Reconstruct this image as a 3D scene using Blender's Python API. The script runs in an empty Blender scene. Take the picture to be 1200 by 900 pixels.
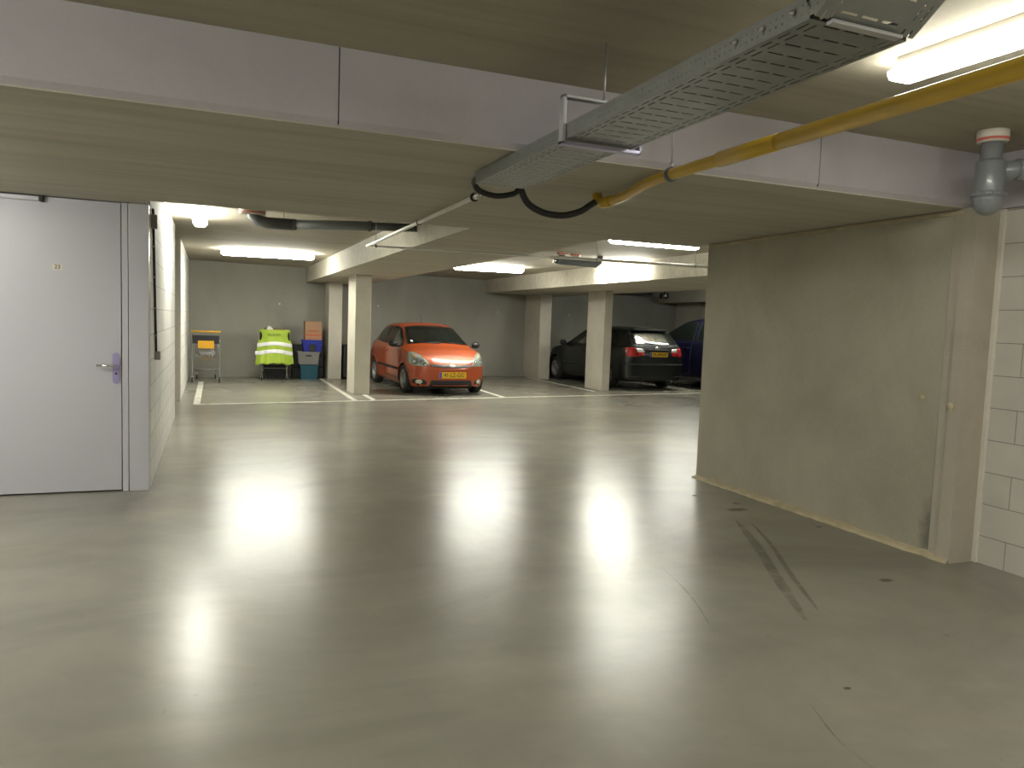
import bpy, bmesh, math, random
import numpy as np
from mathutils import Vector, Matrix
from mathutils.bvhtree import BVHTree
random.seed(7)
PI = math.pi
SC = bpy.context.scene
COL = SC.collection

# ------------------------------------------------------------------ materials
def new_mat(name):
    m = bpy.data.materials.new(name); m.use_nodes = True
    nt = m.node_tree
    for n in list(nt.nodes): nt.nodes.remove(n)
    out = nt.nodes.new('ShaderNodeOutputMaterial')
    b = nt.nodes.new('ShaderNodeBsdfPrincipled')
    nt.links.new(b.outputs[0], out.inputs[0])
    return m, nt, b
def N(nt, typ, **k):
    n = nt.nodes.new(typ)
    for a, v in k.items():
        if a.startswith('i_'):
            n.inputs[int(a[2:]) if a[2:].isdigit() else a[2:]].default_value = v
        else: setattr(n, a, v)
    return n
def mix(nt, fac, a, b, mode='MIX'):
    n = nt.nodes.new('ShaderNodeMix'); n.data_type = 'RGBA'; n.blend_type = mode
    for sock, v in ((n.inputs[0], fac), (n.inputs[6], a), (n.inputs[7], b)):
        if isinstance(v, bpy.types.NodeSocket): nt.links.new(v, sock)
        else: sock.default_value = v if not isinstance(v, tuple) else (*v, 1)[:4]
    return n.outputs[2]
def ramp(nt, src, p0, p1, c0=0.0, c1=1.0):
    n = nt.nodes.new('ShaderNodeMapRange'); n.inputs[1].default_value = p0; n.inputs[2].default_value = p1
    n.inputs[3].default_value = c0; n.inputs[4].default_value = c1
    nt.links.new(src, n.inputs[0]); return n.outputs[0]
def noise(nt, vec, scale, detail=4, rough=.55, sc3=None, dist=0.0):
    if sc3:
        mp = N(nt, 'ShaderNodeMapping'); mp.inputs['Scale'].default_value = sc3
        nt.links.new(vec, mp.inputs[0]); vec = mp.outputs[0]
    n = N(nt, 'ShaderNodeTexNoise'); n.inputs['Scale'].default_value = scale
    n.inputs['Detail'].default_value = detail; n.inputs['Roughness'].default_value = rough
    n.inputs['Distortion'].default_value = dist
    nt.links.new(vec, n.inputs['Vector']); return n.outputs[0]
def plain(name, col, rough=.5, metal=0., coat=0., spec=.5, var=.08, vs=6.):
    m, nt, b = new_mat(name)
    tc = N(nt, 'ShaderNodeTexCoord')
    f = noise(nt, tc.outputs['Object'], vs, 3)
    c = mix(nt, f, tuple(x*(1-var) for x in col), tuple(min(1, x*(1+var)) for x in col))
    nt.links.new(c, b.inputs['Base Color'])
    b.inputs['Roughness'].default_value = rough; b.inputs['Metallic'].default_value = metal
    b.inputs['Coat Weight'].default_value = coat; b.inputs['Coat Roughness'].default_value = .05
    b.inputs['Specular IOR Level'].default_value = spec
    return m
def concrete(name, c0, c1, rough=.8, stretch=(1, 1, 1), scale=1.2, grain=.10, bump=.15, stain=None, streak=0., spots=()):
    m, nt, b = new_mat(name)
    tc = N(nt, 'ShaderNodeTexCoord'); v = tc.outputs['Object']
    n1 = ramp(nt, noise(nt, v, scale, 5, .6, stretch, .4), .3, .7)
    c = mix(nt, n1, c0, c1)
    if streak:
        n3 = ramp(nt, noise(nt, v, 1.0, 3, .5, (.5, 9, 9), .3), .45, .7, 0, streak)
        c = mix(nt, n3, c, tuple(x*.6 for x in c0))
    if stain:
        n4 = ramp(nt, noise(nt, v, .8, 6, .65, None, 1.0), .55, .75, 0, stain[3])
        c = mix(nt, n4, c, stain[:3])
    for (y, z, ry, rz, k_) in spots:
        mp = N(nt, 'ShaderNodeMapping'); mp.inputs['Location'].default_value = (0, -y/ry, -z/rz); mp.inputs['Scale'].default_value = (0, 1/ry, 1/rz)
        nt.links.new(v, mp.inputs[0]); ln = N(nt, 'ShaderNodeVectorMath', operation='LENGTH'); nt.links.new(mp.outputs[0], ln.inputs[0])
        ad = N(nt, 'ShaderNodeMath', operation='ADD'); nt.links.new(ln.outputs['Value'], ad.inputs[0]); nt.links.new(noise(nt, v, 16, 5), ad.inputs[1])
        c = mix(nt, ramp(nt, ad.outputs[0], .8, 1.7, k_, 0), c, (.13, .125, .11))
    n2 = noise(nt, v, 55, 3, .7)
    g = N(nt, 'ShaderNodeMapRange'); g.inputs[3].default_value = 1-grain; g.inputs[4].default_value = 1+grain
    nt.links.new(n2, g.inputs[0])
    vm = N(nt, 'ShaderNodeVectorMath', operation='SCALE'); nt.links.new(c, vm.inputs[0]); nt.links.new(g.outputs[0], vm.inputs['Scale'])
    nt.links.new(vm.outputs[0], b.inputs['Base Color'])
    b.inputs['Roughness'].default_value = rough; b.inputs['Specular IOR Level'].default_value = .3
    bp = N(nt, 'ShaderNodeBump'); bp.inputs['Strength'].default_value = bump; bp.inputs['Distance'].default_value = .01
    nt.links.new(noise(nt, v, 14, 6, .7), bp.inputs['Height']); nt.links.new(bp.outputs[0], b.inputs['Normal'])
    return m
def blockwork(name, col, horiz='Y', off=(0, 0)):
    m, nt, b = new_mat(name)
    tc = N(nt, 'ShaderNodeTexCoord'); sp = N(nt, 'ShaderNodeSeparateXYZ'); nt.links.new(tc.outputs['Object'], sp.inputs[0])
    cb = N(nt, 'ShaderNodeCombineXYZ')
    nt.links.new(sp.outputs[horiz], cb.inputs[0]); nt.links.new(sp.outputs['Z'], cb.inputs[1])
    mp = N(nt, 'ShaderNodeMapping'); mp.inputs['Location'].default_value = (off[0], off[1], 0); nt.links.new(cb.outputs[0], mp.inputs[0])
    br = N(nt, 'ShaderNodeTexBrick', offset=.5)
    br.inputs['Scale'].default_value = 1; br.inputs['Brick Width'].default_value = .45; br.inputs['Row Height'].default_value = .2245
    br.inputs['Mortar Size'].default_value = .0028; br.inputs['Mortar Smooth'].default_value = .2; br.inputs['Bias'].default_value = 0
    br.inputs['Color1'].default_value = (*[x*.97 for x in col], 1); br.inputs['Color2'].default_value = (*[min(1, x*1.03) for x in col], 1)
    br.inputs['Mortar'].default_value = (*[x*.38 for x in col], 1)
    nt.links.new(mp.outputs[0], br.inputs['Vector'])
    n = ramp(nt, noise(nt, tc.outputs['Object'], 3, 5), .3, .7, .92, 1.05)
    vm = N(nt, 'ShaderNodeVectorMath', operation='SCALE'); nt.links.new(br.outputs['Color'], vm.inputs[0]); nt.links.new(n, vm.inputs['Scale'])
    nt.links.new(vm.outputs[0], b.inputs['Base Color']); b.inputs['Roughness'].default_value = .7
    bp = N(nt, 'ShaderNodeBump', invert=True); bp.inputs['Strength'].default_value = .5; bp.inputs['Distance'].default_value = .004
    nt.links.new(br.outputs['Fac'], bp.inputs['Height']); nt.links.new(bp.outputs[0], b.inputs['Normal'])
    return m
def floor_mat():
    m, nt, b = new_mat('polished_concrete')
    tc = N(nt, 'ShaderNodeTexCoord'); v = tc.outputs['Object']
    n1 = ramp(nt, noise(nt, v, .55, 6, .6, (1, 1.6, 1), .8), .3, .7)
    c = mix(nt, n1, (.195, .186, .152), (.295, .282, .235))
    n2 = ramp(nt, noise(nt, v, 2.6, 5, .6, (1.6, .8, 1), .3), .3, .8, 0, .35)
    c = mix(nt, n2, c, (.20, .185, .145))
    n3 = ramp(nt, noise(nt, v, 1.1, 5, .6, None, .6), .52, .75, 0, .4)
    c = mix(nt, n3, c, (.33, .285, .20))
    n5 = ramp(nt, noise(nt, v, 14, 2, .5, (1, .7, 1)), .72, .82, 0, .3)
    c = mix(nt, n5, c, (.09, .08, .06))
    # scratches running along the lane
    n6 = ramp(nt, noise(nt, v, 1.0, 2, .5, (16, .7, 1), .2), .60, .80, 0, .08)
    c = mix(nt, n6, c, (.34, .32, .26))
    # oil drips
    for (x, y, rx, ry) in ((4.03, 3.48, .05, .03), (4.447, 5.50, .035, .03), (4.25, 5.86, .03, .025), (4.30, 5.3, .10, .05), (2.62, 2.42, .02, .012), (4.6, 4.65, .03, .02)):
        mp = N(nt, 'ShaderNodeMapping', vector_type='POINT')
        mp.inputs['Location'].default_value = (-x/rx, -y/ry, 0); mp.inputs['Scale'].default_value = (1/rx, 1/ry, 0)
        nt.links.new(v, mp.inputs[0])
        ln = N(nt, 'ShaderNodeVectorMath', operation='LENGTH'); nt.links.new(mp.outputs[0], ln.inputs[0])
        ad = N(nt, 'ShaderNodeMath', operation='ADD'); nt.links.new(ln.outputs['Value'], ad.inputs[0]); nt.links.new(noise(nt, v, 40, 3), ad.inputs[1])
        c = mix(nt, ramp(nt, ad.outputs[0], 1.2, 1.7, .75, 0), c, (.05, .042, .03))
    nt.links.new(c, b.inputs['Base Color'])
    b.inputs['Roughness'].default_value = .27; b.inputs['Specular IOR Level'].default_value = .55
    bp = N(nt, 'ShaderNodeBump'); bp.inputs['Strength'].default_value = .05; bp.inputs['Distance'].default_value = .01
    nt.links.new(noise(nt, v, 2.2, 3, .5), bp.inputs['Height']); nt.links.new(bp.outputs[0], b.inputs['Normal'])
    return m
def emit(name, col, s):
    m, nt, b = new_mat(name)
    b.inputs['Base Color'].default_value = (*col, 1); b.inputs['Emission Color'].default_value = (*col, 1)
    b.inputs['Emission Strength'].default_value = s; return m
def glassy(name, tint, alpha=.35, rough=.03):
    m, nt, b = new_mat(name)
    b.inputs['Base Color'].default_value = (*tint, 1); b.inputs['Roughness'].default_value = rough
    b.inputs['Coat Weight'].default_value = 1.0; b.inputs['Coat Roughness'].default_value = .02
    tr = N(nt, 'ShaderNodeBsdfTransparent'); tr.inputs[0].default_value = (.8, .85, .8, 1)
    mx = N(nt, 'ShaderNodeMixShader'); mx.inputs[0].default_value = 1-alpha
    out = nt.nodes[0]
    nt.links.new(tr.outputs[0], mx.inputs[1]); nt.links.new(b.outputs[0], mx.inputs[2]); nt.links.new(mx.outputs[0], out.inputs[0])
    # keep reflections full strength: transparency is mixed under a clear coat
    return m
def mark_mat(name, col, wear=.35, scale=9, top=1.0):
    m, nt, b = new_mat(name)
    tc = N(nt, 'ShaderNodeTexCoord')
    b.inputs['Base Color'].default_value = (*col, 1); b.inputs['Roughness'].default_value = .5
    tr = N(nt, 'ShaderNodeBsdfTransparent'); mx = N(nt, 'ShaderNodeMixShader')
    f = ramp(nt, noise(nt, tc.outputs['Object'], scale, 6, .7), .32, .55, wear, top)
    nt.links.new(f, mx.inputs[0]); nt.links.new(tr.outputs[0], mx.inputs[1]); nt.links.new(b.outputs[0], mx.inputs[2])
    nt.links.new(mx.outputs[0], nt.nodes[0].inputs[0]); return m

M = {}
M['floor'] = floor_mat()
M['ceiling'] = concrete('ceiling_concrete', (.33, .30, .23), (.42, .385, .30), scale=.7, stretch=(.5, 1.8, 1), stain=(.42, .37, .27, .35), streak=.3)
M['beam_face'] = concrete('beam_face_concrete', (.385, .365, .385), (.455, .43, .45), scale=1.5, grain=.06)
M['beam'] = concrete('beam_concrete', (.44, .415, .335), (.53, .50, .41), scale=.8, stretch=(.4, 2.2, 1), streak=.35)
M['wall'] = concrete('cast_wall_concrete', (.33, .31, .24), (.43, .405, .32), scale=1.1, stretch=(1, 1, .8), stain=(.42, .385, .27, .5), grain=.12, spots=((3.80, .16, .09, .26, .75), (3.765, .8, .022, .9, .5), (3.765, 1.9, .012, .6, .4)))
M['wall_far'] = concrete('far_wall_concrete', (.235, .23, .20), (.31, .30, .26), scale=.7, stretch=(1, 1, .6), grain=.08)
M['pillar'] = concrete('pillar_concrete', (.46, .435, .36), (.56, .53, .45), scale=1.6, stain=(.36, .31, .25, .5))
M['column'] = concrete('column_concrete', (.37, .335, .27), (.45, .41, .335), scale=2)
M['block'] = blockwork('painted_blockwork_lane', (.68, .67, .63), 'Y', (0, 0))
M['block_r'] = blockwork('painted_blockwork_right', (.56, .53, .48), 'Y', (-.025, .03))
M['kerb'] = concrete('kerb_mortar', (.40, .34, .22), (.56, .49, .34), scale=6, stain=(.22, .18, .12, .6), bump=.6)
M['line'] = mark_mat('white_line_paint', (.66, .64, .56), .45, 7)
M['tyremark'] = mark_mat('rubber_mark', (.07, .065, .05), .0, 7, .27)
M['trim'] = plain('white_trim_paint', (.68, .64, .56), .5)
M['door'] = plain('door_paint', (.47, .465, .515), .38, var=.02, vs=2)
M['frame'] = plain('door_frame_paint', (.50, .495, .54), .35, var=.02)
M['gap'] = plain('dark_gap', (.03, .03, .03), .8)
M['plate_lilac'] = plain('anodised_plate', (.34, .30, .52), .35, .3)
M['chrome'] = plain('chrome', (.75, .75, .74), .18, 1.)
M['galv'] = plain('galvanised_steel', (.30, .31, .295), .42, .7, var=.22, vs=9)
M['galv_pale'] = plain('galvanised_strut', (.62, .63, .65), .35, .7, var=.1)
M['zinc_blue'] = plain('zinc_strip', (.40, .38, .52), .35, .6)
M['rod'] = plain('threaded_rod', (.45, .44, .42), .4, .8)
M['yellow'] = plain('yellow_pipe_paint', (.60, .385, .035), .38, coat=.2, var=.2, vs=5)
M['yellow_plain'] = plain('yellow_plastic', (.66, .34, .015), .4)
M['hose'] = plain('black_conduit', (.018, .018, .018), .5)
M['black'] = plain('black_plastic', (.012, .012, .013), .5)
M['blackrub'] = plain('black_rubber', (.02, .02, .02), .75)
M['pvc'] = plain('grey_pvc', (.19, .205, .21), .28, coat=.3, var=.08)
M['pvc_dark'] = plain('dark_grey_pvc', (.10, .105, .105), .4)
M['collar'] = plain('collar_offwhite', (.62, .58, .50), .5)
M['redband'] = plain('red_band', (.62, .13, .10), .4)
M['white'] = plain('white_enamel', (.80, .79, .74), .35)
M['greyplastic'] = plain('grey_box_plastic', (.30, .29, .27), .5)
M['lamp_house'] = plain('lamp_housing', (.42, .40, .36), .5)
M['lamp'] = emit('lamp_diffuser', (1.0, 1.0, .90), 40)
M['lamp_dim'] = emit('lamp_diffuser_near', (1.0, .99, .90), 20)
M['lamp_bright'] = emit('lamp_diffuser_bright', (1.0, 1.0, .90), 62)
M['darkpanel'] = plain('dark_duct', (.07, .068, .06), .6)
M['card'] = plain('cardboard', (.32, .19, .11), .85, var=.08)
M['cardred'] = plain('printed_red', (.42, .10, .05), .8)
M['blue'] = plain('blue_crate', (.012, .022, .27), .45)
M['teal'] = plain('teal_crate', (.008, .075, .11), .45)
M['grey_crate'] = plain('grey_crate', (.18, .175, .165), .5)
M['bag'] = plain('grey_bag', (.42, .40, .42), .5, var=.3, vs=14)
M['whitebag'] = plain('white_bag', (.70, .68, .62), .6)
M['brown'] = plain('brown_box', (.16, .12, .07), .8)
M['hivis'] = plain('hi_vis_fabric', (.36, .50, .05), .75, var=.06)
M['reflective'] = plain('reflective_tape', (.86, .86, .88), .35, .1)
M['orange'] = plain('orange_metallic_paint', (.36, .058, .008), .45, .2, .8, var=.03)
M['darkgreen'] = plain('dark_green_paint', (.003, .005, .0045), .4, .0, .35, var=.03)
M['darkblue'] = plain('dark_blue_paint', (.002, .002, .014), .4, .0, .25, var=.03)
M['liner'] = plain('dark_lining', (.012, .012, .012), .85)
M['cabin'] = plain('cabin_plastic', (.03, .03, .03), .8)
M['seat'] = plain('seat_fabric', (.035, .035, .04), .9)
M['glass'] = glassy('tinted_car_glass', (.012, .016, .014), .5)
M['headlamp_glass'] = glassy('headlamp_glass', (.75, .75, .75), .82)
M['refl'] = plain('reflector', (.52, .54, .50), .2, .35, var=.3, vs=30)
M['amber'] = plain('amber_bulb', (.8, .35, .06), .3)
M['redlens'] = plain('red_lamp_lens', (.42, .008, .008), .2, coat=1.)
M['clearlens'] = plain('clear_lamp_lens', (.62, .60, .58), .2, .2, coat=1.)
M['plate'] = plain('yellow_plate', (.62, .37, .008), .4, var=.02)
M['plateblue'] = plain('blue_plate_band', (.02, .04, .42), .4)
M['ink'] = plain('black_ink', (.02, .018, .012), .6)
M['rim'] = plain('alloy_rim', (.36, .36, .36), .35, .7)
M['greendecal'] = plain('pale_sticker', (.55, .68, .60), .5)
M['grille'] = plain('grille_mesh', (.10, .085, .075), .5)
M['fog'] = plain('fog_lamp_lens', (.62, .60, .50), .2, .3)

# ------------------------------------------------------------------ geometry helpers
class MB:
    def __init__(s): s.bm = bmesh.new()
    def box(s, x0, x1, y0, y1, z0, z1, bev=0., seg=2):
        g = bmesh.ops.create_cube(s.bm, size=1)
        for v in g['verts']:
            v.co = Vector(((x0+x1)/2+v.co.x*(x1-x0), (y0+y1)/2+v.co.y*(y1-y0), (z0+z1)/2+v.co.z*(z1-z0)))
        if bev:
            es = list({e for v in g['verts'] for e in v.link_edges})
            bmesh.ops.bevel(s.bm, geom=es, offset=bev, segments=seg, affect='EDGES', profile=.5)
        return s
    def prism(s, pts, z0, z1):        # horizontal polygon extruded in z
        a = [s.bm.verts.new((x, y, z0)) for x, y in pts]; b = [s.bm.verts.new((x, y, z1)) for x, y in pts]
        s.bm.faces.new(a[::-1]); s.bm.faces.new(b)
        for i in range(len(pts)): j = (i+1) % len(pts); s.bm.faces.new((a[i], a[j], b[j], b[i]))
        return s
    def extr(s, pts, d0, d1, axis='Y'):   # polygon in the plane normal to axis, extruded along it
        def P(u, v, d): return (d, u, v) if axis == 'X' else ((u, d, v) if axis == 'Y' else (u, v, d))
        a = [s.bm.verts.new(P(u, v, d0)) for u, v in pts]; b = [s.bm.verts.new(P(u, v, d1)) for u, v in pts]
        s.bm.faces.new(a); s.bm.faces.new(b[::-1])
        for i in range(len(pts)): j = (i+1) % len(pts); s.bm.faces.new((b[i], b[j], a[j], a[i]))
        bmesh.ops.recalc_face_normals(s.bm, faces=s.bm.faces[:]); return s
    def tube(s, path, r, seg=12, cap=True, smooth_path=0):
        P = [Vector(p) for p in path]
        if smooth_path:
            Q = []
            for i in range(len(P)-1):
                p0, p1, p2, p3 = P[max(i-1, 0)], P[i], P[i+1], P[min(i+2, len(P)-1)]
                for k in range(smooth_path):
                    t = k/smooth_path
                    Q.append(.5*((2*p1)+(-p0+p2)*t+(2*p0-5*p1+4*p2-p3)*t*t+(-p0+3*p1-3*p2+p3)*t**3))
            Q.append(P[-1]); P = Q
        R = r if isinstance(r, (list, tuple)) else [r]*len(P)
        if len(R) != len(P): R = [R[0]]*len(P)
        rings = []; up = None
        for i, p in enumerate(P):
            d = (P[min(i+1, len(P)-1)]-P[max(i-1, 0)]).normalized()
            if up is None:
                up = Vector((0, 0, 1)) if abs(d.z) < .9 else Vector((1, 0, 0))
            a = (up-d*up.dot(d)).normalized(); up = a; b = d.cross(a)
            rings.append([s.bm.verts.new(p+(a*math.cos(2*PI*k/seg)+b*math.sin(2*PI*k/seg))*R[i]) for k in range(seg)])
        for i in range(len(rings)-1):
            for k in range(seg):
                f = s.bm.faces.new((rings[i][k], rings[i][(k+1) % seg], rings[i+1][(k+1) % seg], rings[i+1][k])); f.smooth = True
        if cap: s.bm.faces.new(rings[0][::-1]); s.bm.faces.new(rings[-1])
        return s
    def lathe(s, prof, c=(0, 0, 0), axis='Z', seg=28):    # prof [(r,h)]
        rings = []
        for r, h in prof:
            ring = []
            for k in range(seg):
                a = 2*PI*k/seg; u, v = r*math.cos(a), r*math.sin(a)
                p = (u, v, h) if axis == 'Z' else ((h, u, v) if axis == 'X' else (u, h, v))
                ring.append(s.bm.verts.new((c[0]+p[0], c[1]+p[1], c[2]+p[2])))
            rings.append(ring)
        for i in range(len(rings)-1):
            for k in range(seg):
                f = s.bm.faces.new((rings[i][k], rings[i][(k+1) % seg], rings[i+1][(k+1) % seg], rings[i+1][k])); f.smooth = True
        for rg, r in ((rings[0], prof[0][0]), (rings[-1], prof[-1][0])):
            if r > 1e-4: s.bm.faces.new(rg)
        bmesh.ops.recalc_face_normals(s.bm, faces=s.bm.faces[:]); return s
    def build(s, name, mat, parent=None, loc=None):
        me = bpy.data.meshes.new(name); s.bm.normal_update(); s.bm.to_mesh(me); s.bm.free()
        for m in (mat if isinstance(mat, (list, tuple)) else [mat]): me.materials.append(m)
        o = bpy.data.objects.new(name, me); COL.objects.link(o)
        if parent: o.parent = parent
        if loc: o.location = loc
        return o
def tag(o, label=None, cat=None, group=None, kind=None):
    if label: o['label'] = label
    if cat: o['category'] = cat
    if group: o['group'] = group
    if kind: o['kind'] = kind
    return o
def empty(name, loc, label, cat, group=None, rz=0, kind=None):
    o = bpy.data.objects.new(name, None); COL.objects.link(o); o.location = loc; o.rotation_euler = (0, 0, rz)
    o.empty_display_size = .1
    return tag(o, label, cat, group, kind)
def struct(name, mb, mat, label=None, cat=None):
    return tag(mb.build(name, mat), label, cat, None, 'structure')
def children(o): return [c for c in COL.objects if c.parent == o]
def copy_tree(o, parent=None):
    c = o.copy(); COL.objects.link(c); c.parent = parent
    for ch in children(o): copy_tree(ch, c)
    return c
def text(name, body, size, mat, parent, loc, rot, ext=.0015, sx=1., bold=0.):
    cu = bpy.data.curves.new(name, 'FONT'); cu.body = body; cu.size = size; cu.extrude = ext; cu.offset = bold
    cu.align_x = 'CENTER'; cu.align_y = 'CENTER'
    t = bpy.data.objects.new('text_source', cu); COL.objects.link(t)
    bpy.context.view_layer.update()
    dg = bpy.context.evaluated_depsgraph_get()
    me = bpy.data.meshes.new_from_object(t.evaluated_get(dg)); me.name = name
    bpy.data.objects.remove(t)
    me.materials.clear(); me.materials.append(mat)
    o = bpy.data.objects.new(name, me); COL.objects.link(o); o.parent = parent
    o.location = loc; o.rotation_euler = rot; o.scale = (sx, 1, 1); return o

# ------------------------------------------------------------------ room shell
H = 2.82; HB = 2.45
def yb(x): return 19.9+.14*x           # the bays run very slightly askew of the lane
def yl(x): return 13.87+.165*x
struct('floor', MB().prism([(-7, -5), (19, -5), (19, 24), (-7, 24)], -.2, 0), M['floor'], 'polished grey concrete garage floor with glossy patches', 'floor')
struct('ceiling', MB().prism([(-7, -5), (19, -5), (19, 24), (-7, 24)], H, H+.2), M['ceiling'], 'cast concrete ceiling slab of the garage', 'ceiling')
struct('wall_back', MB().prism([(-.8, yb(-.8)), (18, yb(18)), (18, yb(18)+.25), (-.8, yb(-.8)+.25)], 0, H), M['wall_far'], 'grey cast concrete wall behind the parking bays', 'wall')
struct('wall_left', MB().box(-.75, -.49, 7.30, 12.15, 0, H), M['block'], 'white painted block wall beside the pale door', 'wall')
struct('trim_6', MB().box(-.75, -.49, 14.37, 14.42, 0, H), M['trim'], 'pale end face of the far left block wall', 'wall end')
struct('wall_far_left', MB().box(-.75, -.49, 14.42, 19.83, 0, H), M['block'], 'white painted block wall beyond the side opening', 'wall')
struct('wall_door', MB().box(-7, -.75, 7.30, 7.5, 0, H), M['frame'], 'wall around the pale metal door', 'wall')
struct('wall_passage', MB().box(-3.2, -3.0, 7.5, 14.8, 0, H), M['wall_far'])
struct('wall_passage_end', MB().box(-3.0, -.75, 14.4, 14.6, 0, H), M['wall_far'])
struct('wall_passage_front', MB().box(-3.0, -.75, 12.0, 12.15, 0, H), M['wall_far'])
struct('wall_far_right', MB().box(17.0, 17.25, 3.7, 22.27, 0, H), M['wall_far'])
struct('wall_west', MB().box(-7.2, -7.0, -5, 7.3, 0, H), M['wall'])
struct('wall_south', MB().box(-7, 6, -5.2, -5.0, 0, H), M['wall'])
# right-hand concrete wall block, its end column and the blockwork
struct('wall_right', MB().prism([(4.79, 3.72), (6.6, 3.72), (6.6, 6.60), (4.79, 6.60)], 0, HB), M['wall'], 'stained bare concrete wall on the right of the lane', 'wall')
struct('concrete_column', MB().box(4.765, 4.995, 3.62, 3.72, 0, HB), M['column'], 'smooth concrete end column between bare wall and white blockwork', 'column')
struct('wall_blockwork', MB().box(5.012, 5.35, -5, 3.62, 0, HB), M['block_r'], 'white blockwork wall at the right edge', 'wall')
struct('trim_1', MB().box(4.990, 5.014, 3.588, 3.622, 0.0, HB, .003), M['trim'], 'thin white vertical joint strip beside the blockwork', 'trim')
struct('lintel_beam', MB().box(4.97, 5.35, -5, 3.71, HB, H), M['beam_face'], 'concrete edge beam above the white blockwork', 'beam')
# rough mortar kerb at the wall foot
mb = MB(); rr = random.Random(3); ys = np.linspace(3.62, 6.60, 46)
prev = None
for y in ys:
    w = .055+rr.uniform(-.012, .012); h = .028+rr.uniform(-.006, .008)
    ring = [mb.bm.verts.new(p) for p in ((4.79, y, 0), (4.79-w, y, 0), (4.79-w*.8, y, h*.8), (4.79, y, h*1.3))]
    if prev:
        for k in range(4): mb.bm.faces.new((prev[k], prev[(k+1) % 4], ring[(k+1) % 4], ring[k]))
    prev = ring
struct('trim_2', mb, M['kerb'], 'rough beige mortar kerb at the foot of the bare concrete wall', 'kerb')
mb = MB(); mb.box(4.775, 4.79, 3.72, 6.58, HB-.035, HB-.012); struct('trim_3', mb, M['kerb'], 'pale mortar seam along the top of the bare concrete wall', 'seam')
mb = MB(); mb.box(4.782, 4.79, 3.72, 3.80, 0.03, HB, .003); struct('trim_4', mb, M['column'], 'vertical casting seam at the near end of the concrete wall', 'seam')
mb = MB(); mb.lathe([(0, -.006), (.028, -.006), (.03, 0)], (4.765, 3.70, 1.09), 'X'); mb.lathe([(0, -.006), (.02, -.006), (.022, 0)], (4.79, 3.95, 1.13), 'X')
struct('wall_plug', mb, M['kerb'], 'pale filled tie hole low on the concrete column', 'wall plug')
# main cross beam with separate pre-cast face panels
segs = (-7.0, -3.0, .557, 3.478, 4.97)
mb = MB(); mb.box(-7, 17, 3.73, 6.93, HB, H); mb.box(-7, -.492, 6.931, 7.152, HB, H); struct('cross_beam', mb, M['beam'], 'wide concrete cross beam over the lane', 'beam')
for i in range(4):
    a, b = segs[i]+.003, segs[i+1]-.003
    o = MB().extr([(3.71, HB+.035), (3.735, HB), (3.735, H), (3.71, H)], a, b, 'X').build('beam_face_panel', M['beam_face'])
    tag(o, ('lilac-grey beam face at the far left of the cross beam', 'lilac-grey beam face left of the first vertical joint',
            'lilac-grey beam face between the two vertical joints behind the cable tray', 'lilac-grey beam face at the right end behind the drain trap')[i], 'beam face', None, 'structure')
mb = MB()
for x in segs[1:4]: mb.box(x-.004, x+.004, 3.716, 3.732, HB+.02, H)
struct('trim_5', mb, M['gap'], 'dark vertical joints in the beam face', 'joint')
# lane beams over the pillar rows
for nm, x0, x1, lab in (('lane_beam', 2.29, 3.75, 'concrete beam over the left pillar row'), ('lane_beam', 7.45, 9.9, 'brightly lit concrete beam over the right pillar row'),
                        ('lane_beam', 13.95, 15.6, 'concrete beam far right behind the dark blue car')):
    mb = MB(); mb.prism([(x0, 6.93), (x1, 6.93), (x1, yb(x1)), (x0, yb(x0))], HB, H); struct(nm, mb, M['beam'], lab, 'beam')
# stub walls and pillars
for x0, x1, y0, lab in ((2.78, 3.11, 19.56, 'short concrete wall stub behind the left pillar'), (8.83, 9.18, 20.0, 'short concrete wall stub left of the dark green car'),
                        (14.75, 15.1, 20.6, 'short concrete wall stub at the far right corner')):
    struct('wall_stub', MB().prism([(x0, y0), (x1, y0), (x1, yb(x1)), (x0, yb(x0))], 0, HB), M['pillar'], lab, 'wall')
struct('concrete_pillar', MB().box(2.725, 3.048, 15.48, 16.35, 0, HB, .012), M['pillar'], 'square concrete pillar left of the orange car', 'pillar')
struct('concrete_pillar', MB().box(8.93, 9.15, 16.35, 17.25, 0, HB, .012), M['pillar'], 'square concrete pillar in front of the dark green car', 'pillar')
# painted bay lines
def line(name, p, q, w, lab):
    p, q = Vector((*p, 0)), Vector((*q, 0)); d = (q-p).normalized(); n = Vector((-d.y, d.x, 0))*w/2
    mb = MB(); mb.prism([tuple((a)[:2]) for a in (p-n, q-n, q+n, p+n)], .0005, .003); struct(name, mb, M['line'], lab, 'line')
line('road_line', (-.26, yl(-.26)), (16.5, yl(16.5)), .09, 'long white line painted along the front of the parking bays')
line('road_line', (-.22, yl(-.22)), (-.20, 18.4), .11, 'white bay line running to the shopping trolley')
line('road_line', (2.55, yl(2.55)), (2.60, 19.5), .10, 'white bay line left of the near left pillar')
line('road_line', (2.93, yl(2.93)), (2.93, 15.45), .10, 'short white line in front of the near left pillar')
line('road_line', (5.78, yl(5.78)), (5.93, 19.9), .10, 'white bay line right of the orange car')
line('road_line', (8.66, 16.2), (8.70, 20.5), .10, 'white bay line left of the right pillar')
line('road_line', (12.2, yl(12.2)), (12.75, 20.9), .12, 'white bay line between the dark green and dark blue cars')
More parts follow.
